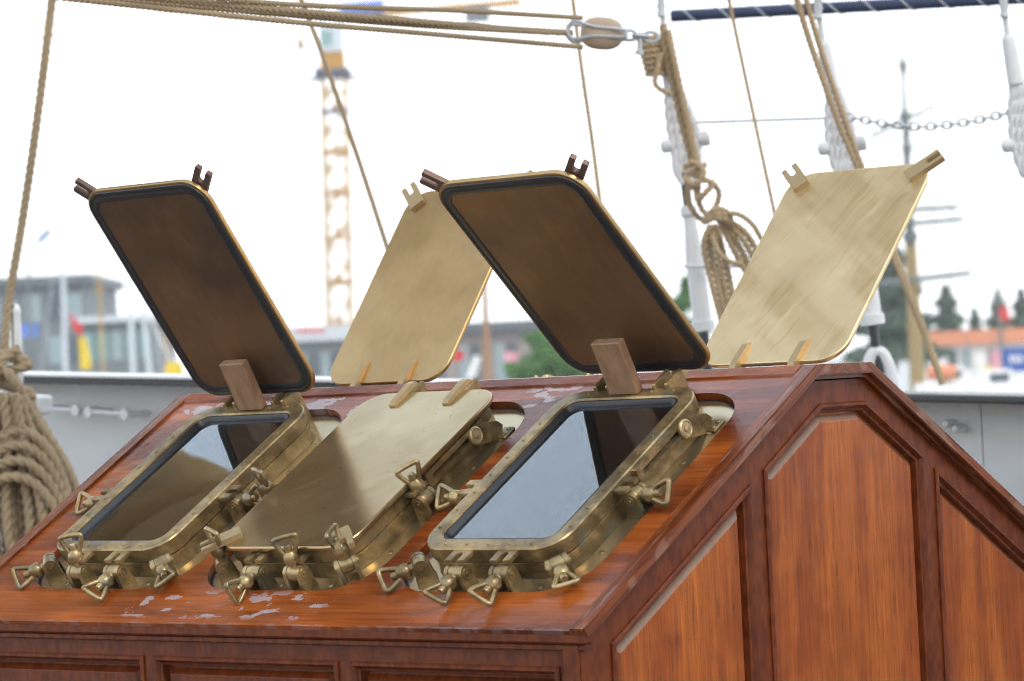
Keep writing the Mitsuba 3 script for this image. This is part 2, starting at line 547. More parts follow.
def panel_meshes(poly, to):
    """the moulding round an opening and the raised panel inside it; heights run out of the wall"""
    def ring(d, h):
        q = off(poly, d)
        return np.column_stack([q, np.full(len(q), h)])
    mould = rings([ring(-0.005, 0.0), ring(-0.005, 0.003), ring(-0.0025, 0.0055), ring(0.0015, 0.0055), ring(0.004, 0.002), ring(0.006, -0.003), ring(0.0095, -0.004), ring(0.011, -0.012), ring(0.012, -0.020), ring(-0.004, -0.020)], close_path=True)
    field = rings([ring(0.006, -0.030), ring(0.006, -0.0155), ring(0.0135, -0.0155), ring(0.0150, -0.0150), ring(0.0245, -0.0056), ring(0.0255, -0.0052)])
    # the field's flat face
    for m in (mould, field):
        m.apply_transform(to)
    return mould, field


GT = mat((V(0, 1, 0), V(0, 0, 1), V(1, 0, 0)), V(GX, 0, 1.5))
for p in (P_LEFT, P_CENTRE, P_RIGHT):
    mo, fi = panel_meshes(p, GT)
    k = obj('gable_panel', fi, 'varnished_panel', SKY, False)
    obj('moulding', mo, 'varnished_frame', k, 20)
# far gable, plain
obj('gable_end', gable_extrude(outline, -LX + 0.022, -LX + 0.05), 'varnished_frame', SKY, False)
# front and rear walls with panels
for back in (False, True):
    holes = [[(-1.355, 0.28), (-0.948, 0.28), (-0.948, 1.083), (-1.355, 1.083)], [(-0.915, 0.28), (-0.514, 0.28), (-0.514, 1.083), (-0.915, 1.083)], [(-0.478, 0.28), (-0.073, 0.28), (-0.073, 1.083), (-0.478, 1.083)]]
    w = Polygon([(-LX + 0.022, 0), (GX - 0.0305, 0), (GX - 0.0305, 1.1275), (-LX + 0.022, 1.1275)]).difference(shapely.union_all([Polygon(h) for h in holes]))
    tw = mat((V(1, 0, 0), V(0, 0, 1), V(0, -1, 0)), V(0, -0.5795, 0))
    back_turn = T
    wall = extrude(w, -0.03, 0); wall.apply_transform(tw)
    pieces = [(wall, None)]
    for h in holes:
        pieces.append(panel_meshes(h, tw))
    for a, b in pieces:
        for m in (a, b):
            if m is not None and back:
                m.apply_transform(TURN); m.apply_translation((-LX, 0, 0))
    obj('wall_frame', wall, 'varnished_frame', SKY, False)
    for mo, fi in pieces[1:]:
        k = obj('wall_panel', fi, 'varnished_frame', SKY, False)
        obj('moulding', mo, 'varnished_frame', k, 20)
obj('corner_post', box(GX - 0.03, GX - 0.0005, -0.592, -0.5885, 0.0, 1.121, 0.001), 'varnished_frame', SKY, False)
# inside: near-black solid under the roof, standing in for the unlit cabin
obj('shade_core', gable_extrude(Polygon([(-0.54, -1.48), (-0.54, -0.425), (0.0, -0.105), (2 * YM, -0.105), (0.54 + 2 * YM, -0.425), (0.54 + 2 * YM, -1.48)]), -LX + 0.06, -0.06), 'cabin_shade', SKY, False)

# ------------------------------------------------------------------ portlights (local: u, v, n)
RIM = rr(0.285, 0.444, 0.052)
SPG = rr(0.279, 0.438, 0.050)
flange_m = extrude(rr_poly(0, -0.004, 0.381, 0.534, 0.089).difference(rr_poly(0, 0, 0.222, 0.380, 0.028)), -0.021, -0.013)
spigot_m = rr_sweep(SPG, [(0, -0.0135), (0.003, -0.0125), (0.001, -0.006), (0.0, 0.000), (0.0, 0.0115), (-0.0015, 0.013), (-0.03, 0.013), (-0.03, -0.0135)])
gap_m = rr_sweep(SPG, [(-0.006, 0.0128), (-0.006, 0.0165), (-0.02, 0.0165), (-0.02, 0.0128)])
caulk_m = rr_sweep(rr(0.390, 0.544, 0.093), [(0.0015, -0.024), (0.0015, -0.0135), (-0.0055, -0.0135), (-0.0055, -0.024)])
caulk_m.apply_translation((0, -0.004, 0))
rim_m = rr_sweep(RIM, [(0, 0.0165), (0.0, 0.0395), (-0.002, 0.0420), (-0.025, 0.0420), (-0.0275, 0.0395), (-0.0275, 0.0165)])
gasket_m = rr_sweep(RIM, [(-0.0276, 0.022), (-0.0276, 0.0385), (-0.031, 0.0395), (-0.0355, 0.034), (-0.037, 0.028), (-0.037, 0.022)])
shade_well_m = rr_sweep(RIM, [(-0.0345, 0.0285), (-0.0365, 0.0285), (-0.0365, -0.095), (-0.0345, -0.095)])  # near-black sleeve added below the glass so the inside stays dark
glass_m = rr_plate(RIM, [(-0.0335, 0.0305), (-0.0335, 0.0306)])
ring0 = rr_ring(RIM, -0.0335, 0.031)
glass_m = trimesh.Trimesh(np.vstack([ring0, ring0.mean(0)]), [(i, (i + 1) % len(ring0), len(ring0)) for i in range(len(ring0))], process=False)


def screw(p, r, d=V(0, 0, 1)):
    return lathe([(r, -0.001), (r, 0.0008), (r * 0.75, 0.0020), (0.0, 0.0024)], p, d, 10)


rim_screws, fl_screws = [], []
for v in np.arange(-0.165, 0.17, 0.0485):
    rim_screws += [screw((s * 0.1305, v, 0.042), 0.0026) for s in (-1, 1)]
for u in np.arange(-0.085, 0.09, 0.0425):
    rim_screws += [screw((u, s * 0.2100, 0.042), 0.0026) for s in (-1, 1)]
for v in (-0.155, -0.01, 0.085, 0.170):
    fl_screws += [screw((s * 0.158, v, -0.013), 0.0058) for s in (-1, 1)]
for u in (-0.10, -0.01, 0.025, 0.10):
    fl_screws += [screw((u, -0.243, -0.013), 0.0055)]
rim_screws, fl_screws = cat(*rim_screws), cat(*fl_screws)


def fork(L, w, th, slot, depth):
    """a flat arm along -y ending in a U slot"""
    p = shapely.box(-w / 2, -L, w / 2, 0).buffer(0.002).difference(LineString([(0, -L - 0.02), (0, -L + depth)]).buffer(slot / 2))
    p = p.buffer(-0.0008).buffer(0.0008)
    lo = extrude(p, 0, th - 0.001)
    hi = extrude(p.buffer(-0.001), th - 0.001, th)
    return cat(lo, hi)


def turned(m, ang, t):
    m = m.copy()
    m.apply_transform(trimesh.transformations.rotation_matrix(ang, (0, 0, 1)))
    m.apply_translation(t)
    return m


lug_bottom = fork(0.028, 0.036, 0.006, 0.011, 0.014)
lugs = [turned(lug_bottom, 0, (u, -0.219, 0.033)) for u in (-0.043, 0.047)]
lugs.append(turned(lug_bottom, math.pi / 2, (0.1395, -0.048, 0.033)))
lugs.append(turned(lug_bottom, -math.pi / 2, (-0.1395, -0.048, 0.033)))

# swing bolts, local: pivot at the origin, outward +x, hinge pin along y, up z


def bracket_mesh():
    ms = []
    for s in (-1, 1):
        y0, y1 = (0.0105, 0.0175) if s > 0 else (-0.0175, -0.0105)
        ear = Polygon([(-0.013, 0.0), (-0.016, -0.031), (0.016, -0.031), (0.013, 0.0)]).union(shapely.Point(0, 0).buffer(0.0132, quad_segs=6))
        m = extrude(ear, y0, y1)
        m.apply_transform(mat((V(1, 0, 0), V(0, 0, 1), V(0, -1, 0)), V(0, 0, 0)))
        ms.append(m)
        ms.append(lathe([(0.0085, 0), (0.0085, 0.002), (0.0060, 0.0022), (0.0055, 0.0012), (0.004, 0.0012), (0.0035, 0.003), (0.0, 0.0034)], (0, s * 0.0175, 0), (0, s, 0), 16))
    ms.append(box(-0.017, 0.017, -0.0178, 0.0178, -0.0312, -0.0275, 0.0015))
    return cat(*ms)


def shank_mesh(L=0.049):
    return cat(lathe([(0.0125, -0.0098), (0.0132, -0.007), (0.0132, 0.007), (0.0125, 0.0098)], (0, 0, 0), (0, 1, 0), 20),
               lathe([(0.0078, 0.006), (0.0068, 0.016), (0.0064, L - 0.003), (0.0052, L)], (0, 0, 0), (1, 0, 0), 14))


def nut_mesh(at=0.030):
    col = lathe([(0.0095, at - 0.012), (0.0125, at - 0.008), (0.0128, at - 0.001), (0.0110, at + 0.005), (0.0075, at + 0.009)], (0, 0, 0), (1, 0, 0), 18)
    a = at
    tri = [(a + 0.002, 0.0075), (a + 0.018, 0.0150), (a + 0.034, 0.0205), (a + 0.0385, 0.0185), (a + 0.0395, 0.010), (a + 0.0398, 0), (a + 0.0395, -0.010), (a + 0.0385, -0.0185), (a + 0.034, -0.0205), (a + 0.018, -0.0150), (a + 0.002, -0.0075)]
    loop = tube(curve([(a + (x - a) * 0.86, y * 0.88, 0) for x, y in tri], 60), 0.0042, 10)
    return cat(col, loop)


bracket_p = ply(bracket_mesh(), 'paint_dull_bronze', 35)
shank_p = ply(shank_mesh(), 'paint_dull_bronze', 35)
nut_p = ply(nut_mesh(), 'paint_dull_bronze', 40)
nut_p2 = ply(nut_mesh(0.0285), 'paint_dull_bronze', 40)


def swing_bolt(base, u, v, ang, tilt, spin, far=False):
    """pivot at (u, v) on the flange; ang = outward direction in the slope; tilt = how far the bolt is swung up; spin turns the nut"""
    R = trimesh.transformations.rotation_matrix
    root = base @ trimesh.transformations.translation_matrix((u, v, 0.0175)) @ R(math.radians(ang), (0, 0, 1))
    swung = root @ R(-math.radians(tilt), (0, 1, 0))
    k = obj('swing_bolt', shank_p, None, SKY, world=swung)
    obj('bracket', bracket_p, None, k, world=root)
    obj('wing_nut', nut_p2 if far else nut_p, None, k, world=swung @ R(math.radians(spin), (1, 0, 0)))


pl = {k: ply(m, 'paint_' + b, s) for k, (m, b, s) in {
    'flange': (flange_m, 'worn_brass', 30), 'spigot': (spigot_m, 'dull_bronze', 30), 'gap': (gap_m, 'caulk', 30), 'caulk': (caulk_m, 'caulk', 30), 'rim': (rim_m, 'dull_bronze', 30),
    'gasket': (gasket_m, 'black_rubber', 40), 'shade_well': (shade_well_m, 'cabin_shade', 40), 'glass': (glass_m, 'glass', False), 'rs': (rim_screws, 'dull_bronze', 40), 'fs': (fl_screws, 'dull_bronze', 40)}.items()}
lug_p = [ply(m, 'paint_dull_bronze', 25) for m in lugs]

# the slotted stay on the right-hand side of two of the frames
slotbar = shapely.box(-0.085, -0.011, 0.078, 0.011).buffer(0.002).difference(shapely.box(-0.072, -0.0032, 0.058, 0.0032).buffer(0.0015))
stay_bar = extrude(slotbar, 0, 0.011)
stay_bar.apply_transform(mat((V(0, 1, 0), V(0, 0, 1), V(1, 0, 0)), V(0.1432, 0.075, 0.0265)))
stay_knob = lathe([(0.006, 0), (0.006, 0.008), (0.0135, 0.009), (0.0150, 0.012), (0.0150, 0.016), (0.0120, 0.018), (0.0105, 0.0165), (0.006, 0.0165), (0.0055, 0.019), (0, 0.020)], (0.1435, 0.123, 0.0235), (1, 0, 0.15), 24)
leafp = shapely.Point(0, 0).buffer(0.016).union(Polygon([(0, 0.0155), (0.030, 0.006), (0.052, -0.006), (0.060, -0.018), (0.052, -0.028), (0.036, -0.031), (0, -0.0155)])).buffer(0.003).buffer(-0.002)
stay_leaf = extrude(leafp, 0, 0.006)
stay_leaf.apply_transform(mat((V(0, 1, 0), V(0, 0, 1), V(1, 0, 0)), V(0.1500, 0.130, 0.0200)))
stay_foot = cat(box(0.148, 0.172, 0.168, 0.200, -0.013, -0.007, 0.002), screw((0.164, 0.176, -0.007), 0.0048), screw((0.164, 0.192, -0.007), 0.0048))
stay_p = ply(cat(stay_bar, stay_leaf, stay_foot), 'paint_dull_bronze', 30)
knob_p = ply(stay_knob, 'paint_cast_brass', 40)


def portlight(c, back=False, stay=False, label=None):
    w = place(c, back)
    k = obj('portlight', pl['flange'], None, SKY, world=w, label=label)
    obj('spigot', pl['spigot'], None, k, world=w)
    obj('gap_seal', pl['gap'], None, k, world=w)
    obj('caulking', pl['caulk'], None, k, world=w)
    obj('glass_frame', pl['rim'], None, k, world=w)
    obj('gasket', pl['gasket'], None, k, world=w)
    obj('shade_well', pl['shade_well'], None, k, world=w)
    obj('glass', pl['glass'], None, k, world=w)
    obj('frame_screws', pl['rs'], None, k, world=w, kind='stuff')
    obj('flange_screws', pl['fs'], None, k, world=w, kind='stuff')
    for q in lug_p:
        obj('slotted_lug', q, None, k, world=w)
    if stay:
        obj('stay', stay_p, None, k, world=w)
        obj('knob', knob_p, None, k, world=w)
    return w


w1 = portlight(CX[0], label='portlight under the leftmost open cover, its glass showing brown reflections')
w2 = portlight(CX[1], stay=True, label='portlight closed under its brass cover, middle of the front row')
w3 = portlight(CX[2], stay=True, label='portlight nearest the gable, its glass reflecting pale sky')
for c in CX:
    portlight(c, back=True)

# bolts: (u, v, outward angle in the slope (0 = along +u)), tilt, spin of the nut
LC, B1, B2, RC, SR, SL = (-0.138, -0.228, 225), (-0.043, -0.252, 270), (0.047, -0.252, 270), (0.138, -0.228, 315), (0.168, -0.048, 0), (-0.168, -0.048, 180)
for w, st in ((w1, [(LC, 0, -44), (B1, 106, 32), (B2, 1, -38), (RC, -2, 14), (SR, 12, 80), (SL, 2, -42)]),
              (w3, [(LC, -1, -40), (B1, 0, -34), (B2, 1, -40), (RC, -3, -8), (SR, 5, 42), (SL, 3, -46)])):
    for (u, v, a), tilt, spin in st:
        swing_bolt(w, u, v, a, tilt, spin)
for (u, v, a), tilt, spin in [(LC, 96, 25), (B1, 2, -80), (B2, 99, 38), (RC, 94, 62), (SR, 96, -40), (SL, 84, 65)]:
    swing_bolt(w2, u, v, a, tilt, spin, tilt > 50)

# ------------------------------------------------------------------ covers (local: x along the hinge, y from the tip (-) to the hinge (0), z outer face)
LL, LW = 0.457, 0.298
LID = rr(LW, LL, 0.048)
lid_plate = rr_plate(LID, [(-0.003, 0.0), (-0.0008, 0.001), (0, 0.003), (0, 0.0070), (-0.0012, 0.0088), (-0.003, 0.0094)])
lid_plate.apply_translation((0, -LL / 2, 0))
lid_inner = rr_plate(LID, [(-0.0245, -0.0010), (-0.0245, -0.0003)]); lid_inner.apply_translation((0, -LL / 2, 0))
lid_gasket = rr_sweep(LID, [(-0.0045, -0.0002), (-0.0052, -0.0022), (-0.0095, -0.0028), (-0.0115, -0.0014), (-0.0140, -0.0014), (-0.0160, -0.0030), (-0.0215, -0.0030), (-0.0245, -0.0012), (-0.0245, -0.0002)])
lid_gasket.apply_translation((0, -LL / 2, 0))
lid_fork = fork(0.066, 0.027, 0.009, 0.0115, 0.022)
forks = [turned(lid_fork, -math.pi / 4, (-0.112, -LL + 0.038, 0.0092)), turned(lid_fork, math.pi / 4, (0.112, -LL + 0.038, 0.0092))]


def strap_mesh():
    p = Polygon([(-0.046, 0.0), (-0.046, 0.0035), (-0.040, 0.0065), (-0.006, 0.0095), (0.010, 0.0105), (0.020, 0.008), (0.025, 0.0015), (0.024, -0.006), (0.017, -0.010), (0.004, -0.0085), (0.0, 0.0)]).buffer(0.002).buffer(-0.001)
    m = extrude(p, -0.0065, 0.0065)
    m.apply_transform(mat((V(0, 1, 0), V(0, 0, 1), V(1, 0, 0)), V(0, 0, 0.0085)))
    return m


strap = strap_mesh()
straps = [turned(strap, 0, (x, 0, 0)) for x in (-0.062, 0.058)]
pin_bar = lathe([(0.004, -0.016), (0.004, 0.016)], (0, 0, 0), (1, 0, 0), 10)
lid_p = {'plate': ply(lid_plate, 'paint_bright_brass', 30), 'tan': ply(lid_plate, 'paint_tan_brass', 30), 'shut': ply(lid_plate, 'paint_shut_brass', 30), 'inner': ply(lid_inner, 'paint_lid_brown', 30), 'gasket': ply(lid_gasket, 'paint_black_rubber', 40)}
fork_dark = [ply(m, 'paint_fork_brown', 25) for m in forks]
strap_p = {q: [ply(m, 'paint_cast_brass', 30) for m in straps] for q in ('bright_brass', 'tan_brass', 'shut_brass')}
fork_p = {q: [ply(m, 'paint_cast_brass', 25) for m in forks] for q in ('bright_brass', 'tan_brass', 'shut_brass')}


def lid(c, y, z, gamma, back=False, label=None, dark=False, skin='bright_brass'):
    """gamma: angle of the line from hinge to tip above the horizontal +y axis, degrees"""
    g = math.radians(gamma)
    tip = V(0, math.cos(g), math.sin(g))
    u = V(1, 0, 0)
    outer = np.cross(u, -tip)
    m = mat((u, -tip, outer), V(c, y, z))
    if back:
        m = TURN @ mat((u, -tip, outer), V(-c, 2 * YM - y, z))
    k = obj('cover', lid_p[{'bright_brass': 'plate', 'tan_brass': 'tan', 'shut_brass': 'shut'}[skin]], None, SKY, world=m, label=label)
    obj('inner_face', lid_p['inner'], None, k, world=m)
    obj('gasket', lid_p['gasket'], None, k, world=m)
    for f in (fork_dark if dark else fork_p[skin]):
        obj('forked_lug', f, None, k, world=m)
    for s in strap_p[skin]:
        obj('hinge_strap', s, None, k, world=m)
    # hinge blocks on the flange
    return k


lid(CX[0] - 0.006, -0.0957, 1.4975, 126.8, label='open brass cover with dark brown inner face, leftmost', dark=True, skin='tan_brass')
lid(CX[2] - 0.022, -0.0560, 1.5050, 137.6, label='open brass cover with dark brown inner face, nearest the gable', dark=True, skin='tan_brass')
hc = RIDGE + 0.104 * ET + 0.0425 * EN
lid(CX[1] + 0.006, hc[1], hc[2], 180 + math.degrees(BETA), label='closed bright brass cover lying over the middle portlight', skin='shut_brass')
lid(CX[0] - 0.018, 0.235, 1.5035, 180 - 52.9, back=True, label='open cover on the far slope showing its tan brass outer face', skin='tan_brass')
lid(CX[2] + 0.010, 0.235, 1.5040, 180 - 46.5, back=True, label='open cover on the far slope showing its pale stained brass outer face')
lid(CX[1], 2 * YM - hc[1], hc[2], 180 + math.degrees(BETA), back=True)
for c in CX:
    for back in (False, True):
        w = place(c, back)
        for x in (-0.062, 0.058):
            m = cat(box(x - 0.0165, x - 0.0085, 0.215, 0.262, -0.0131, 0.052, 0.002), box(x + 0.0085, x + 0.0165, 0.215, 0.262, -0.0131, 0.052, 0.002))
            obj('hinge_bracket', ply(m, 'paint_dull_bronze', 25), None, SKY, world=w)

# wooden chocks holding the two near covers
chock_q = trimesh.convex.convex_hull(np.vstack([box(-0.029, 0.029, 0, 0.018, 0, 0.094, 0.002).vertices]))
for c, t_, lab in ((CX[0] + 0.000, 0.128, 'brown wooden chock holding the leftmost cover open'), (CX[2] - 0.008, 0.128, 'brown wooden chock holding the cover nearest the gable open')):
    g = math.radians(118)
    tip = V(0, math.cos(g), math.sin(g))
    m = mat((EX, np.cross(tip, EX), tip), RIDGE + V(c, 0, 0) + t_ * ET + 0.0425 * EN)
    q = chock_q.copy(); q.apply_transform(m)
    one('wooden_chock', q, 'chock', lab, 'chock', 'chocks under the open covers', 20)

# ------------------------------------------------------------------ the far bulwark
BW = thing('bulwark', 'grey painted steel bulwark with black rail beyond the skylight', 'bulwark')
a, b = V(-8.2, 2.2, 1.771), V(3.5, 2.2, 1.196)      # rail line along the sheer (top edge)


def sheer(x):
    return a[2] + (x - a[0]) / (b[0] - a[0]) * (b[2] - a[2])


xs = (-8.2, -2.75, -1.16, 0.6, 3.5)
for i in range(len(xs) - 1):
    x0, x1 = xs[i] + 0.0015, xs[i + 1] - 0.0015
    pl_ = Polygon([(x0, 0.0), (x1, 0.0), (x1, sheer(x1) - 0.02), (x0, sheer(x0) - 0.02)])
    m = extrude(pl_, 0, 0.02); m.apply_transform(mat((V(1, 0, 0), V(0, 0, 1), V(0, -1, 0)), V(0, 2.30, 0)))
    obj('plate', m, 'grey_paint', BW, False)
obj('rail', bar(a + V(0, 0.03, -0.0190), b + V(0, 0.03, -0.0190), 0.15, 0.018, b=0.004), 'black_paint', BW, False)
c_ = V(-2.75, 2.2, sheer(-2.75))
obj('rail_sheen', bar(a + V(0, 0.028, -0.0045), c_ + V(0, 0.028, -0.0045), 0.15, 0.0095, b=0.002), 'white_paint', BW, False)  # white strip paints the sky sheen along the left length of the rail
for x in xs[1:-1]:
    obj('seam_strip', box(x - 0.03, x + 0.03, 2.303, 2.32, 0.0, sheer(x) - 0.03), 'white_paint', BW, False)
obj('margin_plank', bar(V(-1.3, 2.20, 1.045), V(3.0, 2.20, 0.835), 0.10, 0.050, b=0.004), 'dark_brown', BW, False)
# small fittings on the plating
for c in ([(-4.330, 2.189, 1.476), (-4.187, 2.193, 1.468)], [(-4.133, 2.199, 1.461), (-3.979, 2.213, 1.450)]):
    p, q = V(*c[0]), V(*c[1])
    p[1] = q[1] = 2.20
    k = obj('handrail', tube(np.linspace(p, q, 4), 0.008, 8), 'white_paint', BW)
    for e in (p, q):
        obj('stud', lathe([(0.017, 0), (0.017, 0.014), (0.010, 0.022), (0.009, 0.10)], e + V(0, -0.012, 0), (0, 1, 0), 12), 'white_paint', k)
for c in ((-1.235, 2.236, 1.346), (-1.210, 2.231, 1.334)):
    obj('bolt_head', lathe([(0.010, 0.08), (0.010, 0.05), (0.007, 0.042), (0, 0.040)], V(c[0], 2.20, c[2]), (0, 1, 0), 12), 'white_paint', BW)

# ------------------------------------------------------------------ belaying pin with its coil of rope
PR = thing('pin_rail', 'grey pin rail behind the coiled rope', 'pin rail')
obj('rail_bar', bar((-4.006, 1.544, 1.530), (-3.679, 1.627, 1.489), 0.09, 0.05, b=0.006), 'grey_paint', PR, False)
obj('bracket', bar((-3.734, 1.619, 1.492), (-4.070, 2.018, 1.301), 0.03, 0.03), 'grey_paint', PR, False)
p0, p1 = V((-3.688, 1.549, 1.764)), V((-3.696, 1.548, 1.320))
L = np.linalg.norm(p1 - p0)
one('belaying_pin', lathe([(0.0, 0), (0.010, 0.003), (0.0155, 0.014), (0.0165, 0.024), (0.0150, 0.036), (0.0165, 0.06), (0.0175, 0.16), (0.0160, 0.24), (0.013, L)], p0, p1 - p0, 18), 'steel', 'steel belaying pin standing up out of the coiled rope at the left edge', 'belaying pin')
RR = 0.0150
ACROSS, AWAY = V(0.7593, 0.6508, 0.0347), V(-0.6509, 0.7591, 0.0)
ACROSS /= np.linalg.norm(ACROSS)
DOWN = np.cross(AWAY, ACROSS); DOWN = -DOWN if DOWN[2] > 0 else DOWN
CO = thing('rope_coil', 'thick tan rope coiled and hung on the belaying pin, lower left', 'rope coil')
COIL = V((-3.666, 1.519, 1.507))


def by_pin(a, b, c=0.0):
    """steps of 2.64 mm across and down from a point on the pin; c: metres towards the viewer's side"""
    return COIL + 0.00264 * (a * ACROSS + b * DOWN) - c * AWAY


r_ = random.Random(4)
for i in range(5):       # turns round the pin
    y = -44 + 15 * i
    tl = (0.35, -0.3, 0.45, -0.2, 0.3)[i]
    w_ = (15, 18, 17, 19, 20)[i]
    pts = [by_pin(-3 + w_ * math.cos(t), y + tl * w_ * math.cos(t), 0.040 * math.sin(t)) for t in np.linspace(0, 2 * np.pi, 16, endpoint=False)]
    obj('turn', rope(curve(pts, 48, True), RR, True), 'rope', CO, 45)
obj('turn', rope(curve([by_pin(-18, -38, 0.055), by_pin(-4, -30, 0.075), by_pin(8, -14, 0.075), by_pin(12, 4, 0.06), by_pin(6, 20, 0.05)], 40), RR), 'rope', CO, 45)
obj('turn', rope(curve([by_pin(10, -50, 0.05), by_pin(-2, -44, 0.07), by_pin(-14, -26, 0.075), by_pin(-18, -4, 0.06), by_pin(-12, 16, 0.05)], 40), RR), 'rope', CO, 45)
for i, (xl, xr, yb, c) in enumerate([(-44, -20, 205, 0.00), (-36, -4, 196, 0.03), (-30, 16, 188, 0.055), (-20, 30, 200, 0.02), (-10, 40, 186, 0.05), (-2, 50, 178, 0.0), (-24, 57, 192, -0.03), (10, 63, 170, 0.03), (-40, 8, 184, 0.075), (-14, 24, 176, 0.085)]):
    j = lambda k: r_.uniform(-2.0, 2.0)
    xm = (xl + xr) / 2
    pts = [by_pin(0.10 * xl - 2, -8 + 3 * (i % 4), c + 0.045), by_pin(0.45 * xl + j(0), 35, c + 0.03), by_pin(0.80 * xl + j(0), 85 + j(0), c), by_pin(0.96 * xl, 135, c), by_pin(xl * 0.8 + xr * 0.2, yb - 10, c), by_pin(xm, yb, c),
           by_pin(xr * 0.8 + xl * 0.2, yb - 12, c), by_pin(0.97 * xr, 130, c), by_pin(0.80 * xr + j(0), 80 + j(0), c), by_pin(0.45 * xr + j(0), 30, c + 0.03), by_pin(0.10 * xr + 4, -6 + 3 * (i % 3), c + 0.045)]
    obj('bight', rope(curve(pts, 70), RR), 'rope', CO, 45)
for i, (dx, dy) in enumerate(((0, 0), (-3, 14), (-7, 29), (-12, 45))):     # frapping turns draped across the front
    pts = [by_pin(-40 + dx, 78 + dy, 0.07), by_pin(-26 + dx, 50 + dy, 0.10), by_pin(-4 + dx, 32 + dy, 0.115), by_pin(18 + dx * 0.6, 34 + dy, 0.115), by_pin(36 + dx * 0.4, 56 + dy, 0.10), by_pin(46 + dx * 0.3, 90 + dy, 0.075), by_pin(52 + dx * 0.2, 128 + dy * 0.7, 0.06)]
    obj('frapping', rope(curve(pts, 50), RR), 'rope', CO, 45)


# ------------------------------------------------------------------ running rigging
def rope_thing(path, R, label, step=60, group=None, name='rope', laid=True, m='rope'):
    p = curve(path, step)
    return one(name, rope(p, R) if laid else tube(p, R, 8), m, label, 'rope', group, 40)


rope_thing([(-3.609, 1.672, 2.612), (-3.620, 1.627, 2.367), (-3.633, 1.591, 2.168), (-3.667, 1.565, 1.957), (-3.684, 1.527, 1.772), (-3.684, 1.502, 1.635)], 0.0125, 'tan twisted rope running up from the belaying pin at the left edge')
rope_thing([(-1.937, 0.277, 2.339), (-1.859, 0.740, 2.315), (-1.786, 1.197, 2.317), (-1.693, 1.541, 2.308)], 0.0062, 'topmost tan rope of the tackle leading to the wooden block')
rope_thing([(-2.014, 0.211, 2.337), (-1.859, 0.740, 2.302), (-1.803, 1.051, 2.290), (-1.756, 1.355, 2.280), (-1.712, 1.525, 2.275)], 0.0082, 'tan rope of the tackle spliced to the eye at the wooden block')
rope_thing([(-2.075, 0.212, 2.338), (-1.895, 0.775, 2.298), (-1.804, 1.117, 2.281), (-1.719, 1.492, 2.273)], 0.0060, 'tan rope of the tackle lying just below the spliced one')
rope_thing([(-2.060, 0.146, 2.331), (-1.991, 0.297, 2.314), (-1.846, 0.725, 2.277), (-1.768, 1.108, 2.259), (-1.696, 1.539, 2.242)], 0.0066, 'lowest tan rope of the tackle leading to the wooden block')
rope_thing([(-2.737, 1.697, 2.508), (-2.698, 1.732, 2.350), (-2.647, 1.779, 2.116), (-2.585, 1.837, 1.806)], 0.0058, 'thin brown rope slanting down in front of the crane', laid=False)
rope_thing([(-2.468, 2.455, 2.521), (-2.456, 2.468, 2.299), (-2.444, 2.481, 2.115), (-2.432, 2.494, 1.890)], 0.0056, 'thin olive rope hanging behind the wooden block', laid=False)
rope_thing([(-2.159, 2.719, 2.501), (-2.132, 2.746, 2.265), (-2.107, 2.770, 2.053), (-2.081, 2.795, 1.833)], 0.0052, 'thin olive rope between the first and second white shrouds', laid=False)
TB = thing('tackle_block', 'weathered wooden pulley block with iron strap hanging at the top centre', 'pulley block')
c0, ax = V((-1.673, 1.585, 2.273)), V((-1.608, 1.641, 2.262)) - V((-1.728, 1.538, 2.281))
ax /= np.linalg.norm(ax)
sh = trimesh.creation.icosphere(subdivisions=4)
side, upv, _ = frame_of(ax)
vv = sh.vertices.copy()
vv = np.sign(vv) * np.abs(vv) ** 0.8
sh.vertices = c0 + vv[:, :1] * 0.049 * ax + vv[:, 1:2] * 0.037 * upv + vv[:, 2:3] * 0.031 * side
obj('shell', sh, 'block_wood', TB, True)
loop = [c0 + ax * x + upv * y for x, y in ((0.052, 0), (0.049, 0.008), (-0.02, 0.011), (-0.060, 0.020), (-0.075, 0.012), (-0.080, 0.0), (-0.075, -0.012), (-0.060, -0.020), (-0.02, -0.011), (0.049, -0.008))]
obj('strap', cat(tube(curve([q + side * 0.032 for q in loop], 60, True), 0.0042, 7, True), tube(curve([q - side * 0.032 for q in loop], 60, True), 0.0042, 7, True)), 'galvanised', TB)
for x_, rot in ((0.062, 0), (0.088, 1), (0.112, 0)):
    o_ = c0 + ax * x_
    s_ = upv if rot == 0 else side
    obj('link', tube(curve([o_ + ax * (0.017 * math.cos(t)) + s_ * (0.011 * math.sin(t)) for t in np.linspace(0, 2 * np.pi, 12, endpoint=False)], 36, True), 0.0042, 7, True), 'galvanised', TB)
obj('shackle_pin', lathe([(0.006, -0.02), (0.006, 0.02), (0.010, 0.021), (0.010, 0.030)], c0 + ax * 0.088 - upv * 0.012, -upv, 10), 'galvanised', TB)


# ------------------------------------------------------------------ shrouds
def path_tube(pts, rs, n=16):
    pts = np.asarray(pts, float)
    s = np.linspace(0, 1, len(pts)); u = np.linspace(0, 1, len(pts) * 6)
    p = np.stack([np.interp(u, s, pts[:, k]) for k in range(3)], 1)
    return tube(p, np.interp(u, s, rs), n)


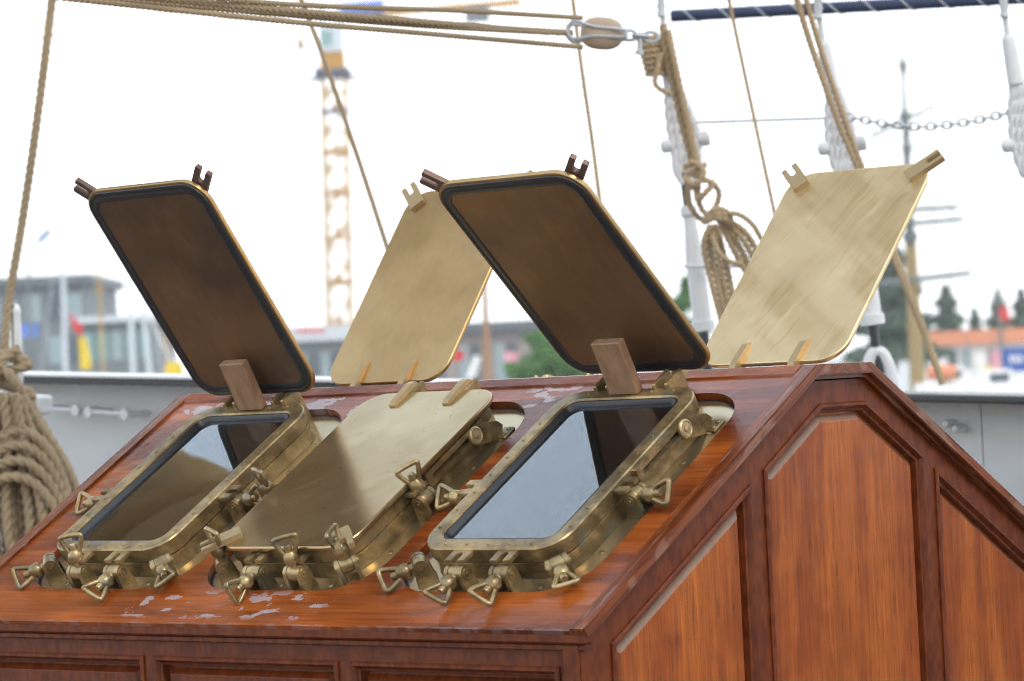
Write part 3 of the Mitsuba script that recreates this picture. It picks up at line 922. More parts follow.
def thimble(key, pts, w0, side_, D):
    """a wire splice turned round a thimble: a teardrop body of laid strands with a bolt through it"""
    top, mid, bot = [V(*p) for p in pts]
    body = []
    for k_ in range(5):
        o_ = (k_ - 2) / 2.0
        body.append(rope(curve([top + side_ * 0.008 * o_, top + (mid - top) * 0.5 + side_ * w0 * 0.62 * o_, mid + side_ * w0 * 0.86 * o_, mid + (bot - mid) * 0.65 + side_ * w0 * 0.70 * o_, bot + side_ * 0.012 * o_], 40), 0.0150 - 0.002 * abs(o_), n=12, pitch=0.11))
    obj('spliced_eye', cat(*body), 'white_service', key, 50)
    d = bot - top; d /= np.linalg.norm(d)
    obj('bolt', cat(lathe([(0.0, -w0 - 0.030), (0.015, -w0 - 0.026), (0.019, -w0 - 0.016), (0.017, -w0 + 0.002), (0.010, -w0 + 0.004), (0.010, w0 - 0.004), (0.017, w0 - 0.002), (0.0215, w0 + 0.012), (0.0205, w0 + 0.026), (0.0, w0 + 0.032)], mid + (bot - mid) * 0.2, side_, 14)), 'white_paint', key)


def shroud(label, wire, sleeve, eye, w0, D):
    key = thing('shroud', label, 'shroud', 'white shrouds beyond the skylight')
    obj('wire', tube(np.array(wire), 0.0085, 8), 'white_paint', key)
    s_ = np.array(sleeve)
    obj('sleeve', path_tube([s_[0], s_[0] * 0.9 + s_[1] * 0.1, s_[0] * 0.5 + s_[1] * 0.5, s_[1]], [0.010, 0.017, 0.019, 0.021]), 'white_service', key, 50)
    ax_ = V(*eye[2]) - V(*eye[0])
    right = np.cross(ax_, CAM - V(*eye[1])); right = -right / np.linalg.norm(right)
    if right[0] < 0:
        right = -right
    thimble(key, eye, w0, right, D)
    return key


def bottle_screw(key, top, bot, rod):
    """a white rigging screw between two black threaded ends"""
    top, bot = V(*top), V(*bot)
    d = bot - top; L = np.linalg.norm(d)
    obj('rigging_screw', lathe([(0.0, 0), (0.021, 0.001), (0.0235, 0.012), (0.0235, 0.026), (0.017, 0.034), (0.0175, 0.05), (0.0255, 0.14), (0.0265, L - 0.04), (0.0265, L - 0.032), (0.0325, L - 0.03), (0.0325, L - 0.004), (0.0, L)], top, d, 22), 'white_paint', key)
    d /= L
    obj('threaded_end', lathe([(0.0125, -0.09), (0.0125, 0.01)], top, d, 12), 'black_paint', key)
    obj('threaded_end', lathe([(0.0125, -0.01), (0.0125, 0.13)], bot, d, 12), 'black_paint', key)


S1 = shroud('white shroud hung with tied rope, leftmost of the three', [(-2.478, 2.841, 2.550), (-2.473, 2.846, 2.479), (-2.470, 2.850, 2.365)], [(-2.473, 2.847, 2.397), (-2.462, 2.858, 2.255)], [(-2.463, 2.857, 2.288), (-2.443, 2.877, 2.140), (-2.435, 2.884, 2.025)], 0.040, 8.9)
bottle_screw(S1, (-2.443, 2.879, 1.946), (-2.425, 2.899, 1.599), None)
obj('fork', cat(tube(curve([(-2.461, 2.861, 2.097), (-2.463, 2.860, 2.048), (-2.452, 2.870, 2.015), (-2.442, 2.878, 1.998)], 24), 0.012, 8), tube(curve([(-2.418, 2.898, 2.094), (-2.418, 2.899, 2.045), (-2.429, 2.889, 2.014), (-2.442, 2.878, 1.998)], 24), 0.012, 8)), 'white_paint', S1)
one('steel_rod', lathe([(0.0055, 0), (0.0055, L := float(np.linalg.norm(V((-2.428, 2.828, 1.780)) - V((-2.268, 2.965, 1.769)))))], (-2.428, 2.828, 1.780), V((-2.268, 2.965, 1.769)) - V((-2.428, 2.828, 1.780)), 8), 'white_paint', 'thin white rod lying level across the leftmost shroud', 'rod')
S2 = shroud('white shroud with a double rope lashed alongside, middle of the three', [(-1.984, 2.870, 2.495), (-1.979, 2.875, 2.432), (-1.972, 2.883, 2.326)], [(-1.973, 2.882, 2.347), (-1.960, 2.894, 2.215)], [(-1.958, 2.896, 2.225), (-1.948, 2.906, 2.088), (-1.942, 2.912, 1.988)], 0.036, 8.6)
bottle_screw(S2, (-1.923, 2.930, 1.884), (-1.906, 2.949, 1.591), None)
obj('end_link', tube(curve([(-1.907, 2.949, 1.522), (-1.919, 2.939, 1.481), (-1.907, 2.950, 1.417), (-1.881, 2.973, 1.389), (-1.874, 2.978, 1.447), (-1.887, 2.966, 1.511)], 50, True), 0.0165, 10, True), 'white_paint', S2)
S3 = shroud('white shroud at the right edge, rightmost of the three', [(-1.507, 3.016, 2.449), (-1.504, 3.020, 2.397), (-1.498, 3.026, 2.315)], [(-1.499, 3.025, 2.320), (-1.487, 3.036, 2.191)], [(-1.485, 3.038, 2.201), (-1.475, 3.048, 2.062), (-1.468, 3.056, 1.953)], 0.036, 8.4)
bottle_screw(S3, (-1.451, 3.072, 1.852), (-1.433, 3.091, 1.566), None)
# small clamps where the wires meet the sleeves
for key, c, D in ((S1, (-2.463, 2.829, 2.488), 0), (S2, (-1.967, 2.859, 2.430), 0), (S3, (-1.491, 3.004, 2.390), 0)):
    obj('clamp', lathe([(0.009, -0.03), (0.0125, -0.026), (0.0095, -0.012), (0.0125, 0.0), (0.0095, 0.012), (0.0125, 0.026), (0.009, 0.03)], c, (0.05, 0, 1), 12), 'galvanised', key)

# lashings and hanks on the leftmost shroud (a, b: steps of 2.66 mm across and down from a point on the shroud, c: metres away)
HANK = V((-2.296, 2.741, 1.948))


def by_shroud(a, b, c=0.0):
    return HANK + 0.00266 * (a * ACROSS + b * DOWN) + c * AWAY


K1 = thing('lashing_rope', 'tan rope bundle knotted along the leftmost white shroud', 'rope')
obj('lead', cat(rope(curve([(-2.399, 2.752, 2.428), (-2.393, 2.758, 2.331), (-2.381, 2.770, 2.237), (-2.366, 2.785, 2.128), (-2.348, 2.801, 2.012)], 40), 0.0125), rope(curve([(-2.378, 2.744, 2.410), (-2.366, 2.756, 2.302), (-2.353, 2.769, 2.194), (-2.330, 2.790, 2.015)], 40), 0.0105)), 'rope', K1, 40)
wr = []
for i in range(7):
    y = 30 + 6.0 * i
    c = (by_shroud(-34 + 1.0 * i, y - 200, 0.15))
    s_ = ACROSS
    f_ = CAM - c; f_ /= np.linalg.norm(f_)
    wr.append(rope(np.array([c + s_ * 0.030 * math.cos(t) + f_ * 0.075 * math.sin(t) + V(0, 0, 0.006 * t / 6) for t in np.linspace(0, 2 * np.pi, 24)]), 0.0085, n=9))
obj('seizing', cat(*wr), 'rope', K1, 40)
obj('bight', rope(curve([(-2.388, 2.723, 2.351), (-2.399, 2.714, 2.298), (-2.404, 2.710, 2.269), (-2.391, 2.722, 2.249), (-2.371, 2.739, 2.237)], 40), 0.0075), 'rope', K1, 40)
kn = [rope(curve([(-2.325, 2.715, 2.035), (-2.292, 2.717, 2.049), (-2.261, 2.718, 2.020), (-2.278, 2.703, 1.989), (-2.322, 2.718, 2.009), (-2.317, 2.748, 2.030), (-2.280, 2.754, 2.043)], 50), 0.0090, n=9),
      rope(curve([(-2.303, 2.709, 1.980), (-2.266, 2.714, 1.999), (-2.246, 2.731, 1.987), (-2.263, 2.716, 1.962), (-2.290, 2.720, 1.948), (-2.297, 2.740, 1.986)], 50), 0.0090, n=9)]
obj('knot', cat(*kn), 'rope', K1, 40)
for pts in ([(-2.306, 2.732, 1.992), (-2.297, 2.741, 1.935), (-2.284, 2.752, 1.910), (-2.265, 2.768, 1.930), (-2.257, 2.774, 1.967), (-2.272, 2.761, 2.000)], [(-2.330, 2.737, 1.999), (-2.333, 2.736, 1.951), (-2.316, 2.751, 1.907), (-2.293, 2.771, 1.890)]):
    obj('loop', rope(curve(pts, 40), 0.0085, n=9), 'rope', K1, 40)
K2 = thing('rope_hank', 'tan hank of doubled rope hanging beside the leftmost rigging screw', 'rope coil')
for i in range(4):
    o_ = (i - 1.5) * 6.4
    obj('strand', rope(curve([(by_shroud(12 + o_ * 0.35, 26, 0.02 + 0.01 * (i % 3))), (by_shroud(9 + o_ * 0.9, 45, 0 + 0.012 * (i % 2))), (by_shroud(14 + o_ * 0.95, 85, 0)), (by_shroud(20 + o_ * 0.75, 130, 0))], 40), 0.0095, n=9), 'rope', K2, 40)
for i in range(4):
    o_ = (i - 1.5) * 6.0
    obj('strand', rope(curve([(by_shroud(15, 18 + i, -0.04)), (by_shroud(27 + o_ * 0.6, 32 - o_ * 0.4, -0.04)), (by_shroud(38 + o_, 50 - o_ * 0.5, -0.04 + 0.01 * (i % 2))), (by_shroud(52 + o_, 85, -0.04))], 40), 0.0095, n=9), 'rope', K2, 40)
obj('binding', cat(*[rope(curve([(-2.256, 2.697, 1.887), (by_shroud(12, 12 + 4 * i, -0.1)), (by_shroud(24, 16 + 4 * i, -0.08)), (by_shroud(28, 24 + 3 * i, -0.04))], 24), 0.0095, n=9) for i in range(3)]), 'rope', K2, 40)
obj('loop', rope(curve([(-2.206, 2.714, 1.905), (-2.162, 2.725, 1.902), (-2.135, 2.749, 1.874), (-2.129, 2.781, 1.831)], 40), 0.0075), 'rope', K2, 40)
obj('loop', rope(curve([(-2.228, 2.695, 1.851), (-2.204, 2.690, 1.805), (-2.181, 2.710, 1.777), (-2.171, 2.745, 1.771)], 40), 0.0075), 'rope', K2, 40)
# the doubled rope by the middle shroud
for i, o_ in enumerate((0, 9.0)):
    rope_thing([(by_shroud(97 + o_, -214, -0.28)), (by_shroud(112 + o_ * 0.9, -140, -0.28)), (by_shroud(133 + o_ * 0.75, -60, -0.28)), (by_shroud(146 + o_ * 0.5, -20, -0.28)), (by_shroud(176 + o_ * 0.3, 78, -0.28)), (by_shroud(194 + o_ * 0.2, 136, -0.28)), (by_shroud(212 + o_ * 0.1, 202, -0.28))], 0.0092 if i == 0 else 0.0085, ('tan rope running down past the middle shroud, left one of the pair', 'tan rope running down past the middle shroud, right one of the pair')[i])
one('stay_wire', tube(np.linspace(V((-2.425, 2.891, 2.170)), V((-2.009, 2.985, 2.149)), 8), 0.0042, 7), 'galvanised', 'thin grey wire stretched level between the leftmost and middle shrouds', 'wire')
# chain between the middle and the right shroud
CH = thing('chain', 'grey steel chain sagging between the middle and rightmost shrouds', 'chain')
cp = curve([(-1.907, 2.875, 2.141), (-1.824, 2.907, 2.118), (-1.734, 2.958, 2.101), (-1.623, 3.000, 2.104), (-1.501, 3.052, 2.123)], 80)
s = np.r_[0, np.cumsum(np.linalg.norm(np.diff(cp, axis=0), axis=1))]
nl = 21
for i in range(nl):
    u0 = (i + 0.5) / nl * s[-1]
    c = V(*[np.interp(u0, s, cp[:, k]) for k in range(3)]); c2 = V(*[np.interp(u0 + 0.01, s, cp[:, k]) for k in range(3)])
    d = (c2 - c) / np.linalg.norm(c2 - c)
    f_ = (CAM - c) / np.linalg.norm(CAM - c)
    w_ = np.cross(d, f_); w_ /= np.linalg.norm(w_)
    if i % 2:
        w_ = np.cross(w_, d)
    obj('link', tube(np.array([c + d * (0.0150 * math.cos(t)) + w_ * (0.0095 * math.sin(t)) for t in np.linspace(0, 2 * np.pi, 18, endpoint=False)]), 0.0034, 6, True), 'galvanised', CH)
# the navy boom cover at the top
NB = thing('boom', 'boom under a navy canvas cover laced with white cord, top right', 'boom')
bp, bq = V((-2.882, 3.416, 2.536)), V((-1.824, 4.061, 2.518))
obj('cover', cat(tube(np.linspace(bp, bq, 12), 0.0175, 14)), 'navy_canvas', NB)
bd = bq - bp; bl = np.linalg.norm(bd); bd /= bl
ba, bb, _ = frame_of(bd)
obj('lacing', tube(np.array([bp + bd * u_ + 0.0185 * (ba * math.cos(2 * np.pi * u_ / 0.105) + bb * math.sin(2 * np.pi * u_ / 0.105)) for u_ in np.linspace(0.03, bl, 260)]), 0.0018, 6), 'white_service', NB)
# added out-of-view tan sail, placed to put a brown reflection in the glass
FS = thing('added_sail', 'added tan furled sail out of view above the skylight, shaped for the brown reflection in the glass', 'sail')
ap = curve([(-9.0, 1.7, 4.6), (-6.5, 1.24, 4.58), (-4.95, 0.74, 4.57), (-4.4, 0.54, 4.57), (-3.6, 0.34, 4.57), (-2.65, 0.38, 4.57), (-1.2, 0.40, 4.6), (0.8, 0.42, 4.65)], 84)
rad = 0.60 + 0.025 * np.sin(np.arange(len(ap)) * 1.3) + 0.02 * np.sin(np.arange(len(ap)) * 2.9)
obj('canvas', tube(ap, rad, 28), 'added_sail_tan', FS)
obj('gasket', cat(*[tube(np.array([ap[i] + (rad[i] + 0.01) * (V(0, math.cos(t), math.sin(t))) for t in np.linspace(0, 2 * np.pi, 24, endpoint=False)]), 0.016, 6, True) for i in range(6, 80, 9)]), 'rope', FS)
one('rope', tube(curve([(-8.0, 2.90, 4.25), (-6.5, 2.20, 4.25), (-4.75, 1.52, 4.25), (-4.3, 1.34, 4.25), (-2.2, 1.45, 4.4), (1.5, 1.8, 4.7)], 40), 0.024, 8), 'rope', 'heavy tan rope led beside the added sail, seen reflected in the glass', 'rope')
# ------------------------------------------------------------------ the harbour beyond
for nm, c in dict(pale_steel=(0.46, 0.50, 0.54), crane_orange=(0.38, 0.19, 0.02), crane_grey=(0.36, 0.235, 0.075), crane_blue=(0.10, 0.18, 0.50), crane_dark=(0.03, 0.05, 0.10), concrete_grey=(0.115, 0.135, 0.150), teal_glass=(0.17, 0.29, 0.28), window_dark=(0.06, 0.08, 0.10),
                  window_pale=(0.22, 0.29, 0.31), roof_grey=(0.085, 0.10, 0.115), wall_cream=(0.24, 0.21, 0.20), roof_orange=(0.55, 0.22, 0.12), white_hull=(0.68, 0.68, 0.67), sign_blue=(0.03, 0.08, 0.30), flag_red=(0.50, 0.04, 0.04),
                  flag_yellow=(0.60, 0.45, 0.04), flag_blue=(0.10, 0.18, 0.34), pink=(0.55, 0.28, 0.32), spar_tan=(0.26, 0.19, 0.085), spar_grey=(0.12, 0.14, 0.14), spar_brown=(0.30, 0.17, 0.10), bark=(0.08, 0.06, 0.04)).items():
    flat(nm, c)
for nm, c in dict(leaf_green=(0.10, 0.21, 0.065), leaf_dark=(0.105, 0.155, 0.115)).items():
    scene['paint_' + nm] = {'type': 'principledthin', 'base_color': rgb(*c), 'roughness': 0.6, 'diff_trans': 0.6}
structure('quay', cat(box(-260, 700, 0, 0.5, -3.5, -0.8), box(-700, 300, 60, 900, -3.5, -0.8)) if False else (lambda m: (m.apply_transform(mat((ACROSS * V(1, 1, 0) / np.linalg.norm(ACROSS[:2]), AWAY, V(0, 0, 1)), CAM * V(1, 1, 0))), m)[1])(box(-350, 350, 62, 500, -3.5, -0.8)), 'quay_stone', False)
AX = ACROSS * V(1, 1, 0) / np.linalg.norm(ACROSS[:2])
GZ = -0.8


def block(p, q, z1, depth, z0=GZ, b=0.0):
    """a box whose front runs level from p to q and which reaches away from the viewer"""
    p, q = V(*p), V(*q)
    w = (q - p) @ AX
    m = box(0, w, 0, depth, z0, z1)
    m.apply_transform(mat((AX, AWAY, V(0, 0, 1)), V(p[0], p[1], 0)))
    return m


def building(name, label, p, q, depth, wall, roof, cols, rows, pane, rise=0.5, z_low=0.6):
    key = thing(name, label, 'building')
    p, q = V(*p), V(*q); top = p[2]
    obj('wall', block(p, q, top, depth), wall, key, False)
    obj('roof', block(p - AX * 0.4 - AWAY * 0.4, q + AX * 0.4 - AWAY * 0.4, top + rise, depth + 0.8, top + 0.01), roof, key, False)
    w = (q - p) @ AX
    for i in range(cols):
        for j in range(rows):
            x0, x1 = (i + 0.14) / cols * w, (i + 0.86) / cols * w
            hgt = (top - z_low) / rows
            za, zb = z_low + (j + 0.15) * hgt, z_low + (j + 0.80) * hgt
            a_, b_ = p + AX * x0 - AWAY * 0.06, p + AX * x1 - AWAY * 0.06
            obj('window', block(a_, b_, zb, 0.055, za), pane[(i * 7 + j * 3) % len(pane)], key, False)
    return key


building('office_building', 'grey modern block with rows of windows at the far left', (-130.09, 105.57, 7.20), (-124.43, 110.44, 6.84), 14, 'concrete_grey', 'roof_grey', 7, 3, ['window_pale', 'window_dark', 'window_pale', 'concrete_grey'])
building('glass_pavilion', 'low teal glass building to the right of the grey block', (-109.64, 96.79, 4.71), (-107.15, 98.94, 4.55), 10, 'concrete_grey', 'pale_steel', 5, 2, ['teal_glass', 'teal_glass', 'window_pale'], 0.3)
k = building('terminal', 'pale flat-roofed building carrying red letters, behind the leftmost cover', (-130.67, 131.47, 3.88), (-127.77, 133.97, 3.69), 16, 'concrete_grey', 'pale_steel', 6, 1, ['window_dark', 'window_pale'], 0.9)
o_ = V((-128.76, 130.47, 4.34)) ; e_ = V((-127.50, 131.55, 4.31))
for i in range(6):
    a_ = o_ + (e_ - o_) * (i / 6); b_ = o_ + (e_ - o_) * ((i + 0.62) / 6)
    obj('red_letter', block(a_, b_, a_[2] + 0.36, 0.12, a_[2]), 'flag_red', k, False)
building('warehouse', 'long cream building with a dark grey roof behind the brown mast', (-84.42, 92.10, 3.15), (-79.31, 96.49, 2.82), 18, 'wall_cream', 'roof_grey', 14, 1, ['window_pale', 'window_dark', 'wall_cream'], 0.42, 0.9)
building('quay_shed', 'long white shed with an orange roof at the far right', (-80.60, 121.74, 1.78), (-74.97, 126.58, 1.60), 12, 'white_hull', 'roof_orange', 12, 1, ['window_pale', 'white_hull', 'window_dark'], 0.65, 0.5)


def mast(name, label, foot, head, r0, r1, m, spars=(), cat_='mast', group=None):
    key = thing(name, label, cat_, group)
    f, h = V(*foot), V(*head)
    obj('pole', tube(np.linspace(f, h, 12), np.linspace(r0, r1, 12), 10), m, key)
    for (nm, a_, b_, ra, mm) in spars:
        obj(nm, tube(np.linspace(V(*a_), V(*b_), 8), ra, 8), mm, key)
    return key


mast('yacht_mast', 'thin pale yacht mast, leftmost at the far left', (-57.42, 49.40, 1.58), (-57.30, 49.44, 6.51), 0.07, 0.05, 'pale_steel', (('stay', (-57.29, 49.45, 6.27), (-57.90, 48.99, 1.78), 0.012, 'pale_steel'), ('crosstree', (-57.49, 49.30, 4.76), (-57.19, 49.56, 4.77), 0.03, 'pale_steel')))
mast('yacht_mast', 'thin pale yacht mast rising beside the leftmost open cover', (-59.86, 53.90, 1.42), (-59.80, 53.88, 7.44), 0.085, 0.05, 'pale_steel', (('stay', (-59.80, 53.88, 7.00), (-59.19, 54.47, 1.45), 0.012, 'pale_steel'), ('crosstree', (-60.02, 53.72, 5.14), (-59.58, 54.09, 5.14), 0.03, 'pale_steel')))
mast('yacht_mast', 'short pale yacht mast in front of the teal glass building', (-52.16, 47.33, 1.41), (-52.24, 47.24, 3.59), 0.08, 0.05, 'pale_steel', (('stay', (-52.22, 47.25, 3.48), (-51.56, 47.84, 1.44), 0.02, 'white_hull'),))
mast('yacht_mast', 'thin pale yacht mast between the two tall ones at the far left', (-67.91, 60.17, 1.45), (-67.86, 60.15, 6.18), 0.05, 0.035, 'crane_grey', (('crosstree', (-68.04, 60.01, 4.51), (-67.74, 60.28, 4.52), 0.025, 'crane_grey'),))
mast('yacht_mast', 'short dark yacht mast before the grey block at the far left', (-61.85, 52.19, 1.54), (-61.80, 52.19, 5.00), 0.055, 0.04, 'spar_grey')
mast('yacht_mast', 'thin pale yacht mast close under the edge of the leftmost open cover', (-66.42, 61.45, 1.35), (-66.50, 61.35, 3.48), 0.05, 0.035, 'crane_grey')
mast('yacht_mast', 'brown wooden mast between the two middle covers', (-31.21, 35.00, 1.10), (-31.16, 35.01, 3.29), 0.062, 0.035, 'spar_brown')
mast('yacht_mast', 'thin grey lattice mast at the far right beside the conifers', (-61.61, 98.54, -0.29), (-61.52, 98.53, 5.50), 0.10, 0.04, 'spar_grey', (('crosstree', (-61.81, 98.31, 3.32), (-61.31, 98.74, 3.32), 0.05, 'spar_grey'),))


def flag(label, pts, m):
    """a hanging flag: rows of points along the hoist and the fly"""
    a_, b_, c_, d_ = [V(*p) for p in pts]
    g = []
    for i in range(9):
        for j in range(5):
            s_, t_ = i / 8, j / 4
            q = (a_ * (1 - s_) + b_ * s_) * (1 - t_) + (d_ * (1 - s_) + c_ * s_) * t_
            g.append(q + AWAY * 0.05 * math.sin(7 * s_ + 2 * t_))
    f_ = []
    for i in range(8):
        for j in range(4):
            u_ = i * 5 + j
            f_ += [(u_, u_ + 5, u_ + 6), (u_, u_ + 6, u_ + 1)]
    v_ = np.array(g); n_ = len(v_)
    v2 = np.vstack([v_, v_ + AWAY * 0.006]); f2 = np.array(f_)
    return one('flag', trimesh.Trimesh(v2, np.vstack([f2, f2[:, ::-1] + n_]), process=False), m, label, 'flag', smooth=False)


flag('small blue grey flag flying high at the far left', [(-56.28, 47.70, 5.27), (-56.01, 47.93, 5.54), (-56.04, 47.91, 5.35), (-56.25, 47.73, 5.08)], 'flag_blue')
flag('red flag hanging by the teal glass building', [(-55.77, 48.16, 3.47), (-55.54, 48.36, 3.12), (-55.56, 48.34, 2.89), (-55.72, 48.21, 3.04)], 'flag_red')
flag('yellow flag hanging low by the teal glass building', [(-52.63, 45.59, 2.82), (-52.50, 45.71, 2.77), (-52.42, 45.78, 2.08), (-52.63, 45.60, 2.05)], 'flag_yellow')
flag('yellow flag just left of the leftmost open cover', [(-51.15, 46.87, 2.14), (-50.88, 47.10, 2.12), (-50.86, 47.12, 1.76), (-51.20, 46.83, 1.78)], 'flag_yellow')
flag('blue flag in front of the grey block at the far left', [(-65.85, 55.33, 3.51), (-65.47, 55.65, 3.49), (-65.49, 55.64, 3.13), (-65.84, 55.33, 3.13)], 'crane_blue')
flag('red flag behind the far open tan cover', [(-43.57, 48.11, 2.04), (-43.39, 48.26, 2.03), (-43.41, 48.24, 1.82), (-43.57, 48.10, 1.83)], 'flag_red')
flag('pink flag left of the round green tree', [(-42.76, 48.80, 1.97), (-42.50, 49.02, 1.95), (-42.54, 48.99, 1.74), (-42.73, 48.82, 1.75)], 'pink')
k = flag('white flag hanging on a slanted line beside the brown mast', [(-36.63, 40.88, 1.87), (-36.53, 40.97, 1.83), (-36.62, 40.90, 1.45), (-36.76, 40.78, 1.46)], 'white_hull')
flag('red and blue flag beside the grey lattice mast, far right', [(-60.50, 96.81, 3.06), (-60.23, 97.04, 2.97), (-60.22, 97.05, 2.46), (-60.49, 96.82, 2.55)], 'flag_red')

# white motor boats and signs along the right-hand quay
for (x0, x1, y, D, lab) in ((914, 968, 384, 66, 'white motor boat moored at the right, left one of the two'), (962, 1012, 388, 60, 'white motor boat moored at the right, right one of the two')):
    p_, q_ = {914: (V((-33.89, 51.15, 0.89)), V((-33.07, 51.85, 0.84))), 962: (V((-29.88, 46.69, 0.83)), V((-29.19, 47.28, 0.79)))}[x0]
    key = thing('motor_boat', lab, 'boat')
    w_ = (q_ - p_) @ AX
    hull = Polygon([(0.08 * w_, -3.0), (0.9 * w_, -3.0), (1.0 * w_, p_[2]), (0, p_[2])])
    m = extrude(hull, 0, 2.2); m.apply_transform(mat((AX, V(0, 0, 1), -AWAY), V(p_[0], p_[1], 0))); m.fix_normals()
    obj('hull', m, 'white_hull', key, False)
    z_ = p_[2]
    obj('cabin', block(p_ + AX * 0.22 * w_ - AWAY * 1.8, p_ + AX * 0.72 * w_ - AWAY * 1.8, z_ + 0.32, 1.3, z_ + 0.005), 'white_hull', key, False)
    obj('window', block(p_ + AX * 0.28 * w_ - AWAY * 1.83, p_ + AX * 0.66 * w_ - AWAY * 1.83, z_ + 0.25, 0.025, z_ + 0.10), 'window_dark', key, False)
SG = thing('blue_sign', 'blue sign board with white marks at the far right', 'sign')
p_, q_ = V((-40.04, 64.32, 0.94)), V((-39.15, 65.09, 0.93))
obj('board', block(p_, q_, p_[2] + 0.58, 0.08, p_[2]), 'sign_blue', SG, False)
obj('post', cat(block(p_ + AX * 0.1, p_ + AX * 0.18, p_[2] - 0.003, 0.08), block(q_ - AX * 0.18, q_ - AX * 0.1, p_[2] - 0.003, 0.08)), 'pale_steel', SG, False)
for i in range(3):
    a_ = p_ + AX * (0.16 + 0.12 * i) - AWAY * 0.02
    obj('mark', block(a_, a_ + AX * 0.07, p_[2] + 0.40, 0.018, p_[2] + 0.22), 'white_hull', SG, False)
one('banner', block((-41.35, 65.84, 0.79), (-41.16, 66.00, 0.78), V((-41.24, 65.92, 1.49))[2], 0.05, V((-41.27, 65.90, 0.79))[2]), 'pink', 'pink upright banner left of the blue sign', 'banner', smooth=False)
one('banner', block((-35.00, 55.47, 0.61), (-34.86, 55.59, 0.60), V((-34.91, 55.54, 1.16))[2], 0.05, V((-34.94, 55.53, 0.60))[2]), 'flag_yellow', 'yellow upright banner between the white boats', 'banner', smooth=False)
one('life_raft', lathe([(0.0, 0), (0.12, 0.02), (0.15, 0.1), (0.15, 0.5), (0.12, 0.58), (0.0, 0.6)], (-32.59, 49.63, 1.11), AX, 14), 'roof_orange', 'orange rounded canister on the left white motor boat', 'canister')


# trees
def tree(label, foot, width, top, m, conical, n, leaf, seed):
    key = thing('tree', label, 'tree')
    g = np.random.default_rng(seed)
    f = V(*foot); hgt = top - f[2]
    obj('trunk', tube(np.linspace(f, f + V(0, 0, hgt * 0.8), 6), np.linspace(0.03 * hgt, 0.008 * hgt, 6), 8), 'bark', key)
    t_ = g.random(n) ** (0.6 if conical else 0.8)
    if conical:
        u_ = g.random(n)
        zz = f[2] + hgt * (0.08 + 0.92 * u_)
        rmax = width / 2 * (1 - u_) ** 0.8 * (0.75 + 0.35 * np.sin(u_ * 26 + g.random(n)))
    else:
        u_ = g.random(n)
        zz = f[2] + hgt * (0.15 + 0.85 * u_)
        rmax = width / 2 * np.sqrt(np.clip(1 - (2 * u_ - 0.9) ** 2 * 0.95, 0.02, 1))
    a_ = g.random(n) * 2 * np.pi
    rmax = rmax * (0.78 + 0.4 * meshkit.noise(np.column_stack([np.cos(a_) * 2.2, np.sin(a_) * 2.2, zz * 0.7]), seed))
    rr_ = rmax * np.sqrt(t_)
    c = np.column_stack([f[0] + rr_ * np.cos(a_), f[1] + rr_ * np.sin(a_), zz])
    keep = meshkit.noise(c * 0.9, seed + 3) > 0.30
    c = c[keep]; n = len(c)
    d1 = g.normal(size=(n, 3)); d1 /= np.linalg.norm(d1, axis=1, keepdims=True)
    d2 = np.cross(d1, g.normal(size=(n, 3))); d2 /= np.linalg.norm(d2, axis=1, keepdims=True)
    s_ = leaf * (0.6 + 0.8 * g.random((n, 1)))
    v_ = np.stack([c - d1 * s_, c + d2 * s_ * 0.5, c + d1 * s_, c - d2 * s_ * 0.5], 1).reshape(-1, 3)
    i_ = np.arange(n)[:, None] * 4
    f_ = np.vstack([i_ + [0, 1, 2], i_ + [0, 2, 3]])
    obj('crown', trimesh.Trimesh(v_, f_, process=False), m, key, False)


tree('round green tree between the middle covers', (-67.60, 80.21, 0.69), 3.9, V((-67.40, 80.35, 2.87))[2], 'leaf_green', False, 4200, 0.16, 1)
tree('dark green tree left of the white rigging screw', (-70.26, 91.10, 0.49), 3.4, V((-70.11, 91.18, 4.66))[2], 'leaf_green', True, 3600, 0.16, 2)
tree('tall dark conifer behind the square-rigged mast', (-75.86, 112.65, 0.74), 4.6, V((-75.59, 112.81, 6.98))[2], 'leaf_dark', True, 6000, 0.22, 3)
tree('dark conifer right of the square-rigged mast', (-101.57, 156.48, 0.89), 3.4, V((-101.38, 156.58, 5.30))[2], 'leaf_dark', True, 4000, 0.22, 4)
tree('small dark conifer, shortest of the group at the right', (-100.34, 157.53, 0.81), 1.9, V((-100.20, 157.61, 3.83))[2], 'leaf_dark', True, 2500, 0.20, 5)
tree('dark conifer behind the lattice mast', (-99.28, 158.44, 0.86), 2.4, V((-99.10, 158.54, 4.80))[2], 'leaf_dark', True, 3000, 0.20, 6)
tree('dark conifer at the right edge', (-98.26, 159.31, 0.80), 2.7, V((-98.09, 159.41, 4.85))[2], 'leaf_dark', True, 3000, 0.20, 7)

